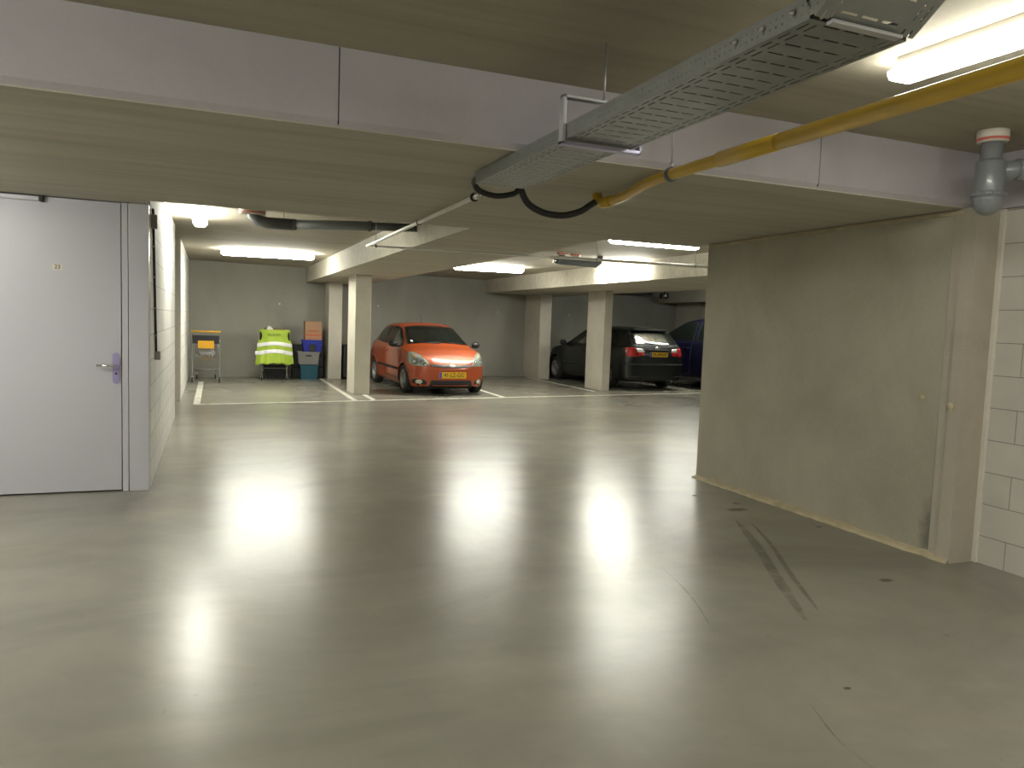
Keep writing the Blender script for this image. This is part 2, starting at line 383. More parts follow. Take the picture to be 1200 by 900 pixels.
# faint tyre marks curving across the lane
def mark(pts, w, lab):
    mb = MB(); Q = []
    P = [Vector((*p, 0)) for p in pts]
    for i in range(len(P)-1):
        p0, p1, p2, p3 = P[max(i-1, 0)], P[i], P[i+1], P[min(i+2, len(P)-1)]
        for k in range(8):
            t = k/8; Q.append(.5*((2*p1)+(-p0+p2)*t+(2*p0-5*p1+4*p2-p3)*t*t+(-p0+3*p1-3*p2+p3)*t**3))
    Q.append(P[-1]); prev = None
    for i, p in enumerate(Q):
        d = (Q[min(i+1, len(Q)-1)]-Q[max(i-1, 0)]).normalized(); n = Vector((-d.y, d.x, 0))*w/2*min(1, .25+i/8, .25+(len(Q)-1-i)/8)
        r = [mb.bm.verts.new((*(p-n)[:2], .0012)), mb.bm.verts.new((*(p+n)[:2], .0012))]
        if prev: mb.bm.faces.new((prev[0], r[0], r[1], prev[1]))
        prev = r
    struct('tyre_mark_line', mb, M['tyremark'], lab, 'tyre mark')
mark([(4.05, 5.0), (3.72, 4.35), (3.35, 3.7), (3.02, 3.1)], .07, 'broad dark tyre mark curving in front of the concrete wall')
mark([(4.12, 4.9), (3.85, 4.35), (3.5, 3.75), (3.2, 3.2)], .035, 'second dark tyre mark beside the broad one')
mark([(2.75, 4.1), (2.62, 3.6), (2.42, 3.1)], .012, 'thin dark scuff in the middle of the lane')
mark([(2.35, 2.35), (2.25, 2.1), (2.22, 1.85)], .010, 'thin scuff near the bottom edge')

# ------------------------------------------------------------------ door
d = empty('door_1', (-1.17, 7.2, 0), 'pale lilac-grey flush metal door with number plate 23', 'door', None, 0, 'structure')
def rel(mb, name, mat, par): 
    o = mb.build(name, mat, par); o.location = (-par.location.x, -par.location.y, -par.location.z); return o
rel(MB().box(-1.66, -.706, 7.175, 7.225, .012, 2.447, .003), 'door_leaf', M['door'], d)
rel(MB().box(-.698, -.652, 7.165, 7.29, 0, 2.448, .003), 'door_stop', M['frame'], d)
rel(MB().box(-.646, -.492, 7.155, 7.299, 0, 2.448, .004), 'door_frame', M['frame'], d)
rel(MB().box(-1.75, -1.67, 7.165, 7.29, 0, 2.448, .003), 'door_frame', M['frame'], d)
rel(MB().box(-.708, -.645, 7.24, 7.299, 0, 2.44), 'shadow_gap', M['gap'], d)
rel(MB().box(-1.64, -1.285, 7.12, 7.176, 2.405, 2.44, .006), 'door_closer', M['frame'], d)
rel(MB().box(-1.28, -1.255, 7.12, 7.176, 2.40, 2.445, .003), 'closer_bracket', M['gap'], d)
# handle plate: stadium
pts = []
for k in range(13): a = PI*k/12; pts.append((-.745+.027*math.cos(a), 1.165+.027*math.sin(a)))
for k in range(13): a = PI+PI*k/12; pts.append((-.745+.027*math.cos(a), .955+.027*math.sin(a)))
hp = rel(MB().extr(pts, 7.165, 7.176, 'Y'), 'handle_plate', M['plate_lilac'], d)
mb = MB(); mb.tube([(-.745, 7.17, 1.085), (-.745, 7.125, 1.085), (-.76, 7.112, 1.085), (-.80, 7.108, 1.085), (-.885, 7.11, 1.085)], .0105, 12)
mb.bm.transform(Matrix.Translation((0, 0, 0))); h_ = mb.build('lever', M['chrome'], hp)
mb = MB(); mb.lathe([(0, 0), (.008, 0), (.009, .004)], (-.745, 7.161, 1.015), 'Y'); mb.build('keyhole', M['gap'], hp)
mb = MB(); mb.box(-.705, -.698, 7.166, 7.18, 1.03+.05, 1.15); o = rel(mb, 'latch', M['gap'], d)
mb = MB(); mb.box(-1.205, -1.131, 7.170, 7.176, 1.862, 1.912, .002); npl = rel(mb, 'number_plate', M['collar'], d)
text('number_lettering', '23', .045, M['ink'], npl, (-1.168, 7.1695, 1.887), (PI/2, 0, 0), .001, 1., .0004)

# ------------------------------------------------------------------ switch and conduit on the block wall
sw = empty('switch_conduit', (-.49, 7.8, 1.13), 'black surface conduit with switch box on the white block wall', 'conduit')
def relp(mb, name, mat, par): return rel(mb, name, mat, par)
def relabs(mb, name, mat, par):
    o = mb.build(name, mat, par); L = par.matrix_basis if False else Matrix.Translation(par.location)@Matrix.Rotation(par.rotation_euler.z, 4, 'Z')
    o.matrix_local = L.inverted(); return o
relabs(MB().tube([(-.476, 7.42, 2.449), (-.476, 7.50, 2.2), (-.476, 7.80, 1.18)], .011, 10), 'conduit', M['black'], sw)
relabs(MB().box(-.49, -.44, 7.40, 7.48, 2.28, 2.40, .006), 'junction_box', M['greyplastic'], sw)
relabs(MB().box(-.49, -.44, 7.79, 7.87, 1.10, 1.18, .006), 'switch_box', M['greyplastic'], sw)
for z in (2.13, 1.86, 1.58, 1.33):
    y = 7.50+(2.2-z)*.294
    relabs(MB().box(-.49, -.462, y-.022, y+.022, z-.008, z+.008, .002), 'conduit_clip', M['greyplastic'], sw)

# ------------------------------------------------------------------ fluorescent luminaires
def lamp(x, y, rz, L, label, grp=None, z=H, w=.085, mat='lamp'):
    t = empty('ceiling_light', (x, y, z), label, 'ceiling light', grp, rz)
    MB().box(-L/2+.05, L/2-.05, -.05, .05, -.045, 0, .004).build('housing', M['lamp_house'], t)
    mb = MB()                                         # faceted diffuser with tapered ends
    prof = [(-w, -.05), (-w*1.0, -.085), (-w*.62, -.125), (w*.62, -.125), (w*1.0, -.085), (w, -.05)]
    rings = []
    for xx, s, dz in ((-L/2, .62, .018), (-L/2+.05, 1, 0), (L/2-.05, 1, 0), (L/2, .62, .018)):
        rings.append([mb.bm.verts.new((xx, a*s, -.05+(b+.05)*s*(w/.085))) for a, b in prof])
    for i in range(3):
        for k in range(6): mb.bm.faces.new((rings[i][k], rings[i][(k+1) % 6], rings[i+1][(k+1) % 6], rings[i+1][k]))
    mb.bm.faces.new(rings[0][::-1]); mb.bm.faces.new(rings[-1]); bmesh.ops.recalc_face_normals(mb.bm, faces=mb.bm.faces[:])
    mb.build('diffuser', M[mat], t)
    for s in (-1, 1):
        MB().box(s*(L/2-.10)-.012, s*(L/2-.10)+.012, -w-.006, -w+.002, -.075, -.045, .001).build('clip', M['lamp_house'], t)
    return t
lamp(2.96, 1.95, PI/2+.04, 1.5, 'glowing batten light at the upper right beside the yellow pipe', w=.062, mat='lamp_dim')
lamp(-.135, 10.3, PI/2, 1.45, 'glowing batten light seen end-on near the white block wall')
lamp(1.05, 15.75, -.12, 1.75, 'glowing batten light over the trolleys in the left bay', mat='lamp_bright')
lamp(5.66, 15.7, -.12, 1.55, 'glowing batten light in front of the orange car', mat='lamp_bright')
lamp(5.70, 9.08, 0, 1.42, 'glowing batten light tucked behind the cross beam')
# the one fixed on the side of the right lane beam
t = lamp(7.45, 13.0, PI/2, 1.9, 'glowing batten light fixed to the side of the right lane beam', z=2.60); 
t.rotation_euler = Matrix(((0, 0, 1), (1, 0, 0), (0, 1, 0))).to_euler()
for x, y, rz, lab in ((-2.6, 2.2, PI/2, 'batten light left of the camera'), (.3, -2.4, PI/2, 'batten light behind the camera'),
                      (9.4, 11.0, PI/2, 'batten light hidden behind the concrete wall'), (11.45, 16.45, 0, 'batten light over the dark green car'), (13.5, 10.5, 0, 'batten light in the far right lane')):
    lamp(x, y, rz, 1.5, lab)
lamp(2.4, -2.0, PI/2, 1.5, 'unseen fill light added behind the camera near the blockwork', mat='lamp_bright')  # added out of view to brighten the beam face and right-hand walls
lamp(-2.5, 5.2, 0, 1.5, 'batten light under the cross beam left of the door', z=HB)

# ------------------------------------------------------------------ cable tray
def perforated(mb, x0, x1, y0, y1, z, pitch=.072):
    # flat sheet with real slots: rows of three cross slots and two lines of long slots at each side
    W = x1-x0
    xs = [x0, x0+.018, x0+.024, x0+.044, x0+.050]
    xe = [x1-.050, x1-.044, x1-.024, x1-.018, x1]
    ia, ib = x0+.066, x1-.066; n = 3; seg = (ib-ia)/n
    mid = []
    for k in range(n): mid += [ia+k*seg, ia+k*seg+seg*.78]
    X = xs+mid+xe
    xslot = {(round(mid[2*k], 5)) for k in range(n)}
    lslot = {round(xs[1], 5), round(xs[3], 5), round(xe[0], 5), round(xe[2], 5)}
    Y = []; y = y0; row = []
    while y < y1-1e-6:
        Y += [y, y+.016, y+.024]; row += [0, 1, 0]
        y += pitch
    Y.append(y1); row = row[:len(Y)-1]
    vs = [[mb.bm.verts.new((a, b, z)) for a in X] for b in Y]
    cnt = 0
    for j in range(len(Y)-1):
        band = j % 3
        for i in range(len(X)-1):
            k = round(X[i], 5)
            if k in xslot and band == 1: continue
            if k in lslot and band == 2: continue
            if k in lslot and band == 0 and (j//3) % 1 == 0 and False: continue
            mb.bm.faces.new((vs[j][i], vs[j][i+1], vs[j+1][i+1], vs[j+1][i]))
def side(mb, x, y0, y1, z0, z1, pitch=.05):
    Z = [z0, z0+.018, z0+.024, z0+.040, z0+.046, z1]; Y = []; y = y0
    while y < y1-1e-6: Y += [y, y+.006]; y += pitch*.5
    Y.append(y1)
    vs = [[mb.bm.verts.new((x, b, c)) for c in Z] for b in Y]
    for j in range(len(Y)-1):
        for i in range(5):
            if i in (1, 3) and j % 2 == 0: continue
            mb.bm.faces.new((vs[j][i], vs[j][i+1], vs[j+1][i+1], vs[j+1][i]))
tr = empty('cable_tray', (1.63, 3.1, 2.375), 'perforated galvanised cable tray hanging diagonally at the top', 'cable tray')
def thick(o, t=.0015):
    m = o.modifiers.new('thickness', 'SOLIDIFY'); m.thickness = t; m.offset = 0; return o
ZT = 2.375
def channel(x0, x1, y0, y1, z, h=.064):
    mb = MB(); perforated(mb, x0, x1, y0, y1, z); side(mb, x0, y0, y1, z, z+h); side(mb, x1, y0, y1, z, z+h)
    for x, s in ((x0, 1), (x1, -1)): mb.box(min(x, x+s*.010), max(x, x+s*.010), y0, y1, z+h-.002, z+h)
    return mb
thick(relabs(channel(1.452, 1.796, 1.62, 3.12, ZT), 'tray_section', M['galv'], tr))
thick(relabs(channel(1.462, 1.786, 3.06, 4.34, ZT+.004), 'tray_section', M['galv'], tr))
# rising end section
mb = channel(1.452, 1.796, .0, .55, 0); mb.bm.transform(Matrix.Translation((0, 1.60, ZT))@Matrix.Rotation(-.62, 4, 'X')@Matrix.Translation((0, -.55, 0)))
thick(relabs(mb, 'tray_riser', M['galv'], tr))
relabs(MB().box(1.50, 1.745, 1.585, 1.612, ZT-.012, ZT-.002, .002), 'joint_strip', M['galv_pale'], tr)
for y in (1.68, 1.80, 1.92):
    for x in (1.449, 1.799):
        s = -1 if x < 1.6 else 1; mb = MB()
        mb.lathe([(0, s*.010), (.007, s*.009), (.010, 0)], (x, y, ZT+.035), 'X', 10)
        relabs(mb, 'bolt', M['rod'], tr)
# cables in the tray
for k, x in enumerate((1.50, 1.545, 1.60, 1.66, 1.72)):
    c = MB().tube([(x, 1.65, ZT+.02), (x+.01*math.sin(k), 2.4, ZT+.02), (x-.006, 3.3, ZT+.024), (x, 4.30, ZT+.024)], .014, 8, smooth_path=4)
    o = c.build('electric_cable', M['hose']); tag(o, ('black cable along the left side of the cable tray', 'black cable second from the left inside the cable tray', 'black cable down the middle of the cable tray',
        'black cable right of the middle of the cable tray', 'black cable along the right side of the cable tray')[k], 'cable', 'cables lying in the tray')
# hanging bracket
br = empty('tray_bracket', (1.62, 3.1, 2.36), 'C-shaped galvanised hanger bracket under the cable tray', 'bracket')
mb = MB(); mb.box(1.432, 1.448, 3.08, 3.12, 2.352, 2.565, .002); mb.box(1.432, 1.66, 3.08, 3.12, 2.553, 2.565, .002)
relabs(mb, 'hanger_arm', M['galv_pale'], br)
mb = MB(); mb.box(1.432, 1.835, 3.08, 3.12, 2.350, 2.366, .002); mb.box(1.825, 1.835, 3.08, 3.12, 2.350, 2.385, .002)
relabs(mb, 'hanger_foot', M['zinc_blue'], br)
relabs(MB().tube([(1.642, 3.1, 2.53), (1.642, 3.1, H)], .005, 8), 'threaded_rod', M['rod'], br)
relabs(MB().lathe([(0, 0), (.011, 0), (.011, .009), (0, .009)], (1.642, 3.1, 2.565), 'Z', 6), 'nut', M['rod'], br)

# ------------------------------------------------------------------ black hoses from the tray end
def hose(name, pts, r, lab, cat='hose', mat='hose', ribs=True):
    mb = MB(); P = [Vector(p) for p in pts]; Q = []
    for i in range(len(P)-1):
        p0, p1, p2, p3 = P[max(i-1, 0)], P[i], P[i+1], P[min(i+2, len(P)-1)]
        for k in range(18):
            t = k/18; Q.append(.5*((2*p1)+(-p0+p2)*t+(2*p0-5*p1+4*p2-p3)*t*t+(-p0+3*p1-3*p2+p3)*t**3))
    Q.append(P[-1])
    mb.tube(Q, [r*(1+(.08 if ribs and i % 2 else 0)) for i in range(len(Q))], 12)
    return tag(mb.build(name, M[mat]), lab, cat)
hose('corrugated_hose', [(1.49, 4.30, 2.42), (1.49, 4.45, 2.41), (1.55, 4.52, 2.372), (1.66, 4.53, 2.352), (1.77, 4.52, 2.372), (1.81, 4.52, 2.405), (1.81, 4.52, 2.45)], .017, 'short black corrugated hose loop under the end of the cable tray')
hose('corrugated_hose', [(1.84, 4.56, 2.45), (1.85, 4.56, 2.40), (1.91, 4.58, 2.33), (2.03, 4.60, 2.287), (2.17, 4.60, 2.283), (2.28, 4.58, 2.315), (2.345, 4.56, 2.36), (2.38, 4.55, 2.385)], .021, 'long black corrugated hose looping towards the yellow pipe')

# ------------------------------------------------------------------ yellow pipe
yp = empty('yellow_gas_pipe', (2.34, 3.6, 2.40), 'long yellow painted pipe under the ceiling at the right', 'pipe')
relabs(MB().tube([(2.328, .6, 2.40), (2.335, 1.6, 2.40), (2.335, 3.15, 2.40)], .036, 20), 'pipe_run', M['yellow'], yp)
relabs(MB().tube([(2.335, 2.75, 2.40), (2.335, 3.17, 2.40)], .0378, 20), 'pipe_sleeve', M['yellow'], yp)
relabs(MB().tube([(2.335, 3.12, 2.40), (2.34, 3.62, 2.40), (2.365, 3.90, 2.398), (2.44, 4.25, 2.392), (2.452, 4.43, 2.388), (2.44, 4.52, 2.385)], .031, 18, smooth_path=4), 'pipe_bend', M['yellow'], yp)
relabs(MB().tube([(2.446, 4.46, 2.386), (2.436, 4.55, 2.383), (2.425, 4.60, 2.395), (2.42, 4.61, 2.45)], .036, 18), 'pipe_elbow', M['yellow'], yp)
pc = empty('pipe_clamp', (2.34, 3.62, 2.40), 'dark pipe clamp with thin rod holding the yellow pipe', 'pipe clamp')
relabs(MB().lathe([(.033, -.014), (.040, -.014), (.040, .014), (.033, .014)], (2.34, 3.60, 2.40), 'Y', 20), 'clamp_ring', M['pvc_dark'], pc)
relabs(MB().tube([(2.34, 3.60, 2.438), (2.34, 3.60, H)], .004, 8), 'threaded_rod', M['rod'], pc)
relabs(MB().lathe([(0, 0), (.010, 0), (.010, .022), (0, .022)], (2.34, 3.60, 2.44), 'Z', 8), 'nut', M['galv_pale'], pc)

# ------------------------------------------------------------------ white sprinkler pipes
wp = empty('white_conduit_pipe', (1.67, 6.9, 2.40), 'white pipe running from the tray end to the left lane beam', 'pipe')
relabs(MB().tube([(1.655, 4.86, 2.40), (1.68, 8.86, 2.40)], .017, 12), 'pipe_run', M['white'], wp)
relabs(MB().lathe([(.015, -.012), (.024, -.012), (.024, .012), (.015, .012)], (1.668, 6.45, 2.40), 'Y', 16), 'pipe_ring', M['black'], wp)
relabs(MB().lathe([(0, -.05), (.024, -.04), (.026, .02), (.017, .03)], (1.655, 4.86, 2.40), 'Y', 16), 'end_fitting', M['chrome'], wp)
relabs(MB().lathe([(.022, -.012), (.030, -.012), (.030, .012), (.022, .012)], (1.656, 4.93, 2.40), 'Y', 16), 'end_clamp', M['black'], wp)
relabs(MB().tube([(1.656, 4.93, 2.425), (1.656, 4.93, HB)], .004, 8), 'threaded_rod', M['rod'], wp)
cp = empty('thin_cross_pipe', (4.0, 8.6, 2.40), 'thin pipe crossing the lane from the white pipe to the right wall', 'pipe')
relabs(MB().tube([(1.705, 8.855, 2.40), (3.9, 8.62, 2.40)], .012, 10), 'pipe_run', M['white'], cp)
relabs(MB().tube([(3.9, 8.62, 2.40), (7.3, 8.26, 2.40)], .018, 10), 'pipe_run', M['white'], cp)
for x in (1.78, 4.52, 5.9):
    y = 8.86-(x-1.66)*.1063
    relabs(MB().lathe([(.012, -.012), (.021, -.012), (.021, .012), (.012, .012)], (x, y, 2.40), 'X', 14), 'pipe_clip', M['rod'], cp)
    relabs(MB().tube([(x, y, 2.415), (x, y, H)], .0035, 8), 'threaded_rod', M['rod'], cp)

# ------------------------------------------------------------------ drain pipe at far left ceiling
dp = empty('drain_pipe', (1.3, 9.2, 2.62), 'dark grey drain pipe slung below the ceiling left of the lane beam', 'pipe')
relabs(MB().lathe([(.14, -.03), (.15, -.02), (.15, .06), (.12, .06)], (.45, 9.55, H-.06), 'Z', 24), 'fire_collar', M['collar'], dp)
relabs(MB().lathe([(.151, -.015), (.154, -.015), (.154, 0), (.151, 0)], (.45, 9.55, H-.06), 'Z', 24), 'red_band', M['redband'], dp)
relabs(MB().tube([(.45, 9.55, H), (.46, 9.55, 2.73), (.52, 9.53, 2.665), (.62, 9.50, 2.645), (.92, 9.42, 2.64)], .068, 18), 'pipe_bend', M['pvc_dark'], dp)
relabs(MB().tube([(.88, 9.43, 2.64), (1.50, 9.22, 2.655), (1.78, 9.13, 2.66)], .058, 18), 'pipe_run', M['pvc'], dp)
relabs(MB().tube([(1.74, 9.14, 2.66), (2.29, 8.97, 2.665)], .050, 18), 'pipe_run', M['pvc_dark'], dp)
for p in ((.92, 9.42, 2.64), (1.76, 9.135, 2.659)):
    relabs(MB().lathe([(.055, -.02), (.066, -.02), (.066, .02), (.055, .02)], p, 'X', 20), 'pipe_joint', M['pvc_dark'], dp)
for x, y in ((.80, 9.46), (1.95, 9.08)):
    relabs(MB().tube([(x, y, 2.70), (x, y, H)], .006, 8), 'threaded_rod', M['rod'], dp)
# ------------------------------------------------------------------ drain trap at the right
Y0 = 3.28; X0 = 4.40
dt = empty('drain_trap', (X0, Y0, 2.4), 'grey plastic drain trap with red-banded collar below the ceiling', 'drain trap')
relabs(MB().lathe([(.070, -.035), (.084, -.030), (.088, .0), (.088, .035), (.070, .035)], (X0, Y0, H-.035), 'Z', 28), 'fire_collar', M['collar'], dt)
relabs(MB().lathe([(.083, -.026), (.0895, -.024), (.0905, -.012), (.083, -.012)], (X0, Y0, H-.035), 'Z', 28), 'red_band', M['redband'], dt)
relabs(MB().lathe([(.058, 0), (.060, .01), (.060, .15), (.058, .15)], (X0, Y0, H-.20), 'Z', 28), 'upper_pipe', M['pvc'], dt)
relabs(MB().lathe([(.060, .0), (.078, -.012), (.082, -.02), (.082, -.20), (.079, -.21)], (X0, Y0, H-.17), 'Z', 32), 'trap_body', M['pvc'], dt)
relabs(MB().lathe([(.082, 0), (.094, -.003), (.095, -.025), (.082, -.03)], (X0, Y0, H-.365), 'Z', 32), 'trap_ring', M['pvc'], dt)
relabs(MB().lathe([(.086, 0), (.086, -.02), (.078, -.06), (.058, -.092), (.028, -.108), (0, -.112)], (X0, Y0, H-.392), 'Z', 32), 'trap_bowl', M['pvc'], dt)
for k in range(14):
    a = 2*PI*k/14; mb = MB(); mb.box(X0+.094*math.cos(a)-.004, X0+.094*math.cos(a)+.004, Y0+.094*math.sin(a)-.004, Y0+.094*math.sin(a)+.004, H-.39, H-.367)
    relabs(mb, 'trap_lug', M['pvc'], dt)
relabs(MB().tube([(X0+.05, Y0-.02, H-.245), (X0+.13, Y0-.06, H-.225), (X0+.56, Y0-.30, H-.20)], .056, 22), 'branch_pipe', M['pvc'], dt)
relabs(MB().tube([(X0+.135, Y0-.065, H-.224), (X0+.185, Y0-.092, H-.221)], .064, 22), 'branch_collar', M['pvc'], dt)

# ------------------------------------------------------------------ dark duct and fire collars at mid ceiling
mb = MB(); mb.box(4.55, 5.05, 9.5, 11.3, H-.03, H); tag(mb.build('ceiling_duct', M['darkpanel']), 'dark flat duct panel on the ceiling behind the cross beam', 'duct')
for x, y, lab in ((5.62, 11.9, 'left of the two small red-banded pipe collars on the ceiling'), (5.92, 12.0, 'right of the two small red-banded pipe collars on the ceiling')):
    t = empty('pipe_collar', (x, y, H), lab, 'pipe collar', 'ceiling pipe collars')
    MB().lathe([(.05, -.10), (.055, -.10), (.055, -.045), (.05, -.045)], (0, 0, 0), 'Z', 18).build('down_pipe', M['pvc_dark'], t)
    MB().lathe([(.05, -.05), (.085, -.045), (.085, 0), (.05, 0)], (0, 0, 0), 'Z', 20).build('collar', M['collar'], t)
    MB().lathe([(.084, -.04), (.088, -.04), (.088, -.015), (.084, -.015)], (0, 0, 0), 'Z', 20).build('red_band', M['redband'], t)
t = empty('overhead_drain_pipe', (5.9, 12.0, H-.18), 'dark drain pipe running from the red-banded collars to the lane beam', 'pipe')
relabs(MB().tube([(5.50, 11.85, 2.67), (5.62, 11.9, 2.66), (6.35, 12.03, 2.66), (6.42, 12.04, 2.70), (6.44, 12.04, H)], .055, 16), 'pipe_run', M['pvc_dark'], t)
relabs(MB().lathe([(0, -.03), (.03, -.02), (.03, .03), (0, .04)], (5.46, 11.84, 2.665), 'X', 14), 'pipe_end', M['chrome'], t)
t = empty('ceiling_camera', (13.2, 20.35, 2.62), 'small dark camera with white spot under the far right beam', 'camera')
MB().box(-.12, .12, -.08, .08, -.10, .08, .02).build('camera_body', M['black'], t)
MB().lathe([(0, -.09), (.04, -.088), (.045, -.07)], (0, 0, 0), 'Y', 16).build('camera_lens', M['white'], t)
relabs(MB().tube([(13.2, 20.35, 2.69), (13.2, 20.35, H)], .02, 8), 'camera_stem', M['black'], t)
t = MB().tube([(9.9, 20.6, 2.72), (13.1, 20.9, 2.70)], .06, 12).build('wall_pipe', M['pvc_dark']); tag(t, 'dark pipe high on the back wall above the dark green car', 'pipe')

# ------------------------------------------------------------------ cars
def curve(keys, xs, sig):
    k = np.array(sorted(keys)); t = np.linspace(k[0, 0]-.3, k[-1, 0]+.3, 1600); v = np.interp(t, k[:, 0], k[:, 1])
    dx = t[1]-t[0]; n = max(1, int(3*sig/dx)); g = np.exp(-.5*(np.arange(-n, n+1)*dx/sig)**2); g /= g.sum()
    vs = np.convolve(np.pad(v, n, mode='edge'), g, 'valid'); return np.interp(xs, t, vs)
def inpoly(pt, poly):
    x, y = pt; c = False; j = len(poly)-1
    for i in range(len(poly)):
        (xi, yi), (xj, yj) = poly[i], poly[j]
        if (yi > y) != (yj > y) and x < (xj-xi)*(y-yi)/(yj-yi)+xi: c = not c
        j = i
    return c
def shrink(poly, s):
    cx = sum(p[0] for p in poly)/len(poly); cy = sum(p[1] for p in poly)/len(poly)
    out = []
    for x, y in poly:
        dx, dy = cx-x, cy-y; L = math.hypot(dx, dy); out.append((x+dx/L*s, y+dy/L*s))
    return out
def car_body(sp):
    L2 = sp['L']/2; NX = 170
    th = np.linspace(0, PI, NX); lin = np.linspace(-1, 1, NX)
    xs = L2*(.45*(-np.cos(th))+.55*lin)
    F = {k: curve(sp[k], xs, sp.get('sig', {}).get(k, .05)) for k in ('ztop', 'zb', 'wb', 'wm', 'wr', 'zlo')}
    secs = []
    for i, x in enumerate(xs):
        zt, zb, wb, wm, wr, zl = (F[k][i] for k in ('ztop', 'zb', 'wb', 'wm', 'wr', 'zlo'))
        zb = min(zb, zt-.03); Hh = zt-zb; k = min(1, max(0, (Hh-.12)/.22)); k = k*k*(3-2*k)
        hood = [(wb-.035, zb+.42*Hh), (wb*.78, zb+.80*Hh), (wb*.42, zb+.96*Hh), (0, zt)]
        cab = [(wb-.045, zb+.14*Hh), (wr+.035, zb+.78*Hh), (wr*.80, zb+.955*Hh), (0, zt)]
        top = [(a[0]*(1-k)+b[0]*k, a[1]*(1-k)+b[1]*k) for a, b in zip(hood, cab)]
        pts = [(wm-.06, zl), (wm-.012, zl+.09), (wm, zl+.42*(zb-zl)), (wm-.008, zl+.72*(zb-zl)), (wb, zb)]+top
        end = abs(x); x0 = L2-(sp['nose'] if x > 0 else sp['tail']); n = sp['nexp'] if x > 0 else sp['texp']
        e = .0004 if end > L2-1e-6 else 1. if end < x0 else max(1e-3, 1-((end-x0)/(L2-x0))**n)**(1/n)
        P = [Vector((0, y*e, z)) for y, z in pts]; ext = [P[0]]+P+[Vector((0, -P[-2].y, P[-2].z))]
        out = []
        for a in range(1, len(ext)-2):
            p0, p1, p2, p3 = ext[a-1], ext[a], ext[a+1], ext[a+2]
            for q in range(7):
                t = q/7; out.append(.5*((2*p1)+(-p0+p2)*t+(2*p0-5*p1+4*p2-p3)*t*t+(-p0+3*p1-3*p2+p3)*t**3))
        out.append(P[-1])
        secs.append([Vector((x, p.y, p.z)) for p in out])
    bm = bmesh.new(); M_ = len(secs[0]); full = []
    for s in secs:
        r = [bm.verts.new(p) for p in s]+[bm.verts.new((p.x, -p.y, p.z)) for p in s[-2::-1]]
        full.append(r)
    for i in range(len(full)-1):
        for j in range(len(full[0])-1):
            f = bm.faces.new((full[i][j], full[i+1][j], full[i+1][j+1], full[i][j+1])); f.smooth = True
    bmesh.ops.remove_doubles(bm, verts=bm.verts[:], dist=.0008)
    bmesh.ops.recalc_face_normals(bm, faces=bm.faces[:]); bm.normal_update()
    up = max(bm.faces, key=lambda f: f.calc_center_median().z)
    if up.normal.z < 0: bmesh.ops.reverse_faces(bm, faces=bm.faces[:])
    bm.normal_update(); return bm
DIRS = {'front': Vector((-1, 0, 0)), 'rear': Vector((1, 0, 0)), 'left': Vector((0, -1, 0)), 'right': Vector((0, 1, 0)), 'top': Vector((0, 0, -1))}
def conform(bvh, poly, view, name, mat, par, off=.004, th=.006, step=.03):
    bm = bmesh.new(); dirv = DIRS[view]
    def P(a, b, far=4):
        o = (0, a, b) if view in ('front', 'rear') else ((a, 0, b) if view != 'top' else (a, b, 0))
        return Vector(o)-dirv*far
    vs = [bm.verts.new((a, b, 0)) for a, b in poly]; bm.faces.new(vs)
    for ax in (0, 1):
        lo = min(p[ax] for p in poly); hi = max(p[ax] for p in poly); t = lo+step
        while t < hi-1e-4:
            co = Vector((t, 0, 0)) if ax == 0 else Vector((0, t, 0)); no = Vector((1, 0, 0)) if ax == 0 else Vector((0, 1, 0))
            bmesh.ops.bisect_plane(bm, geom=bm.verts[:]+bm.edges[:]+bm.faces[:], plane_co=co, plane_no=no); t += step
    bad = []
    for v in bm.verts:
        hit, nor, _, _ = cast(bvh, P(v.co.x, v.co.y), dirv)
        if hit is None: bad.append(v); continue
        if nor.dot(dirv) > 0: nor = -nor
        v.co = hit+nor*off
    if bad: bmesh.ops.delete(bm, geom=bad, context='VERTS')
    for f in bm.faces: f.smooth = True
    bm.normal_update()
    s = sum(f.normal.dot(dirv)*f.calc_area() for f in bm.faces)
    if s > 0: bmesh.ops.reverse_faces(bm, faces=bm.faces[:])
    me = bpy.data.meshes.new(name); bm.to_mesh(me); bm.free(); me.materials.append(mat)
    o = bpy.data.objects.new(name, me); COL.objects.link(o); o.parent = par
    m = o.modifiers.new('thickness', 'SOLIDIFY'); m.thickness = th; m.offset = 0 if th < .005 else -1
    return o
def cast(bvh, o, d):
    for e in ((0, 0, 0), (.002, .003, .002), (-.003, -.002, .003), (.002, .008, -.004), (-.004, -.012, .006)):
        q = bvh.ray_cast(o+Vector(e), d)
        if q[0] is not None: return q
    return q
def mirror(poly): return [(-a, b) for a, b in poly]
def ellipse(cx, cy, rx, ry, n=24, a0=0, a1=2*PI): return [(cx+rx*math.cos(a0+(a1-a0)*k/n), cy+ry*math.sin(a0+(a1-a0)*k/n)) for k in range(n)]
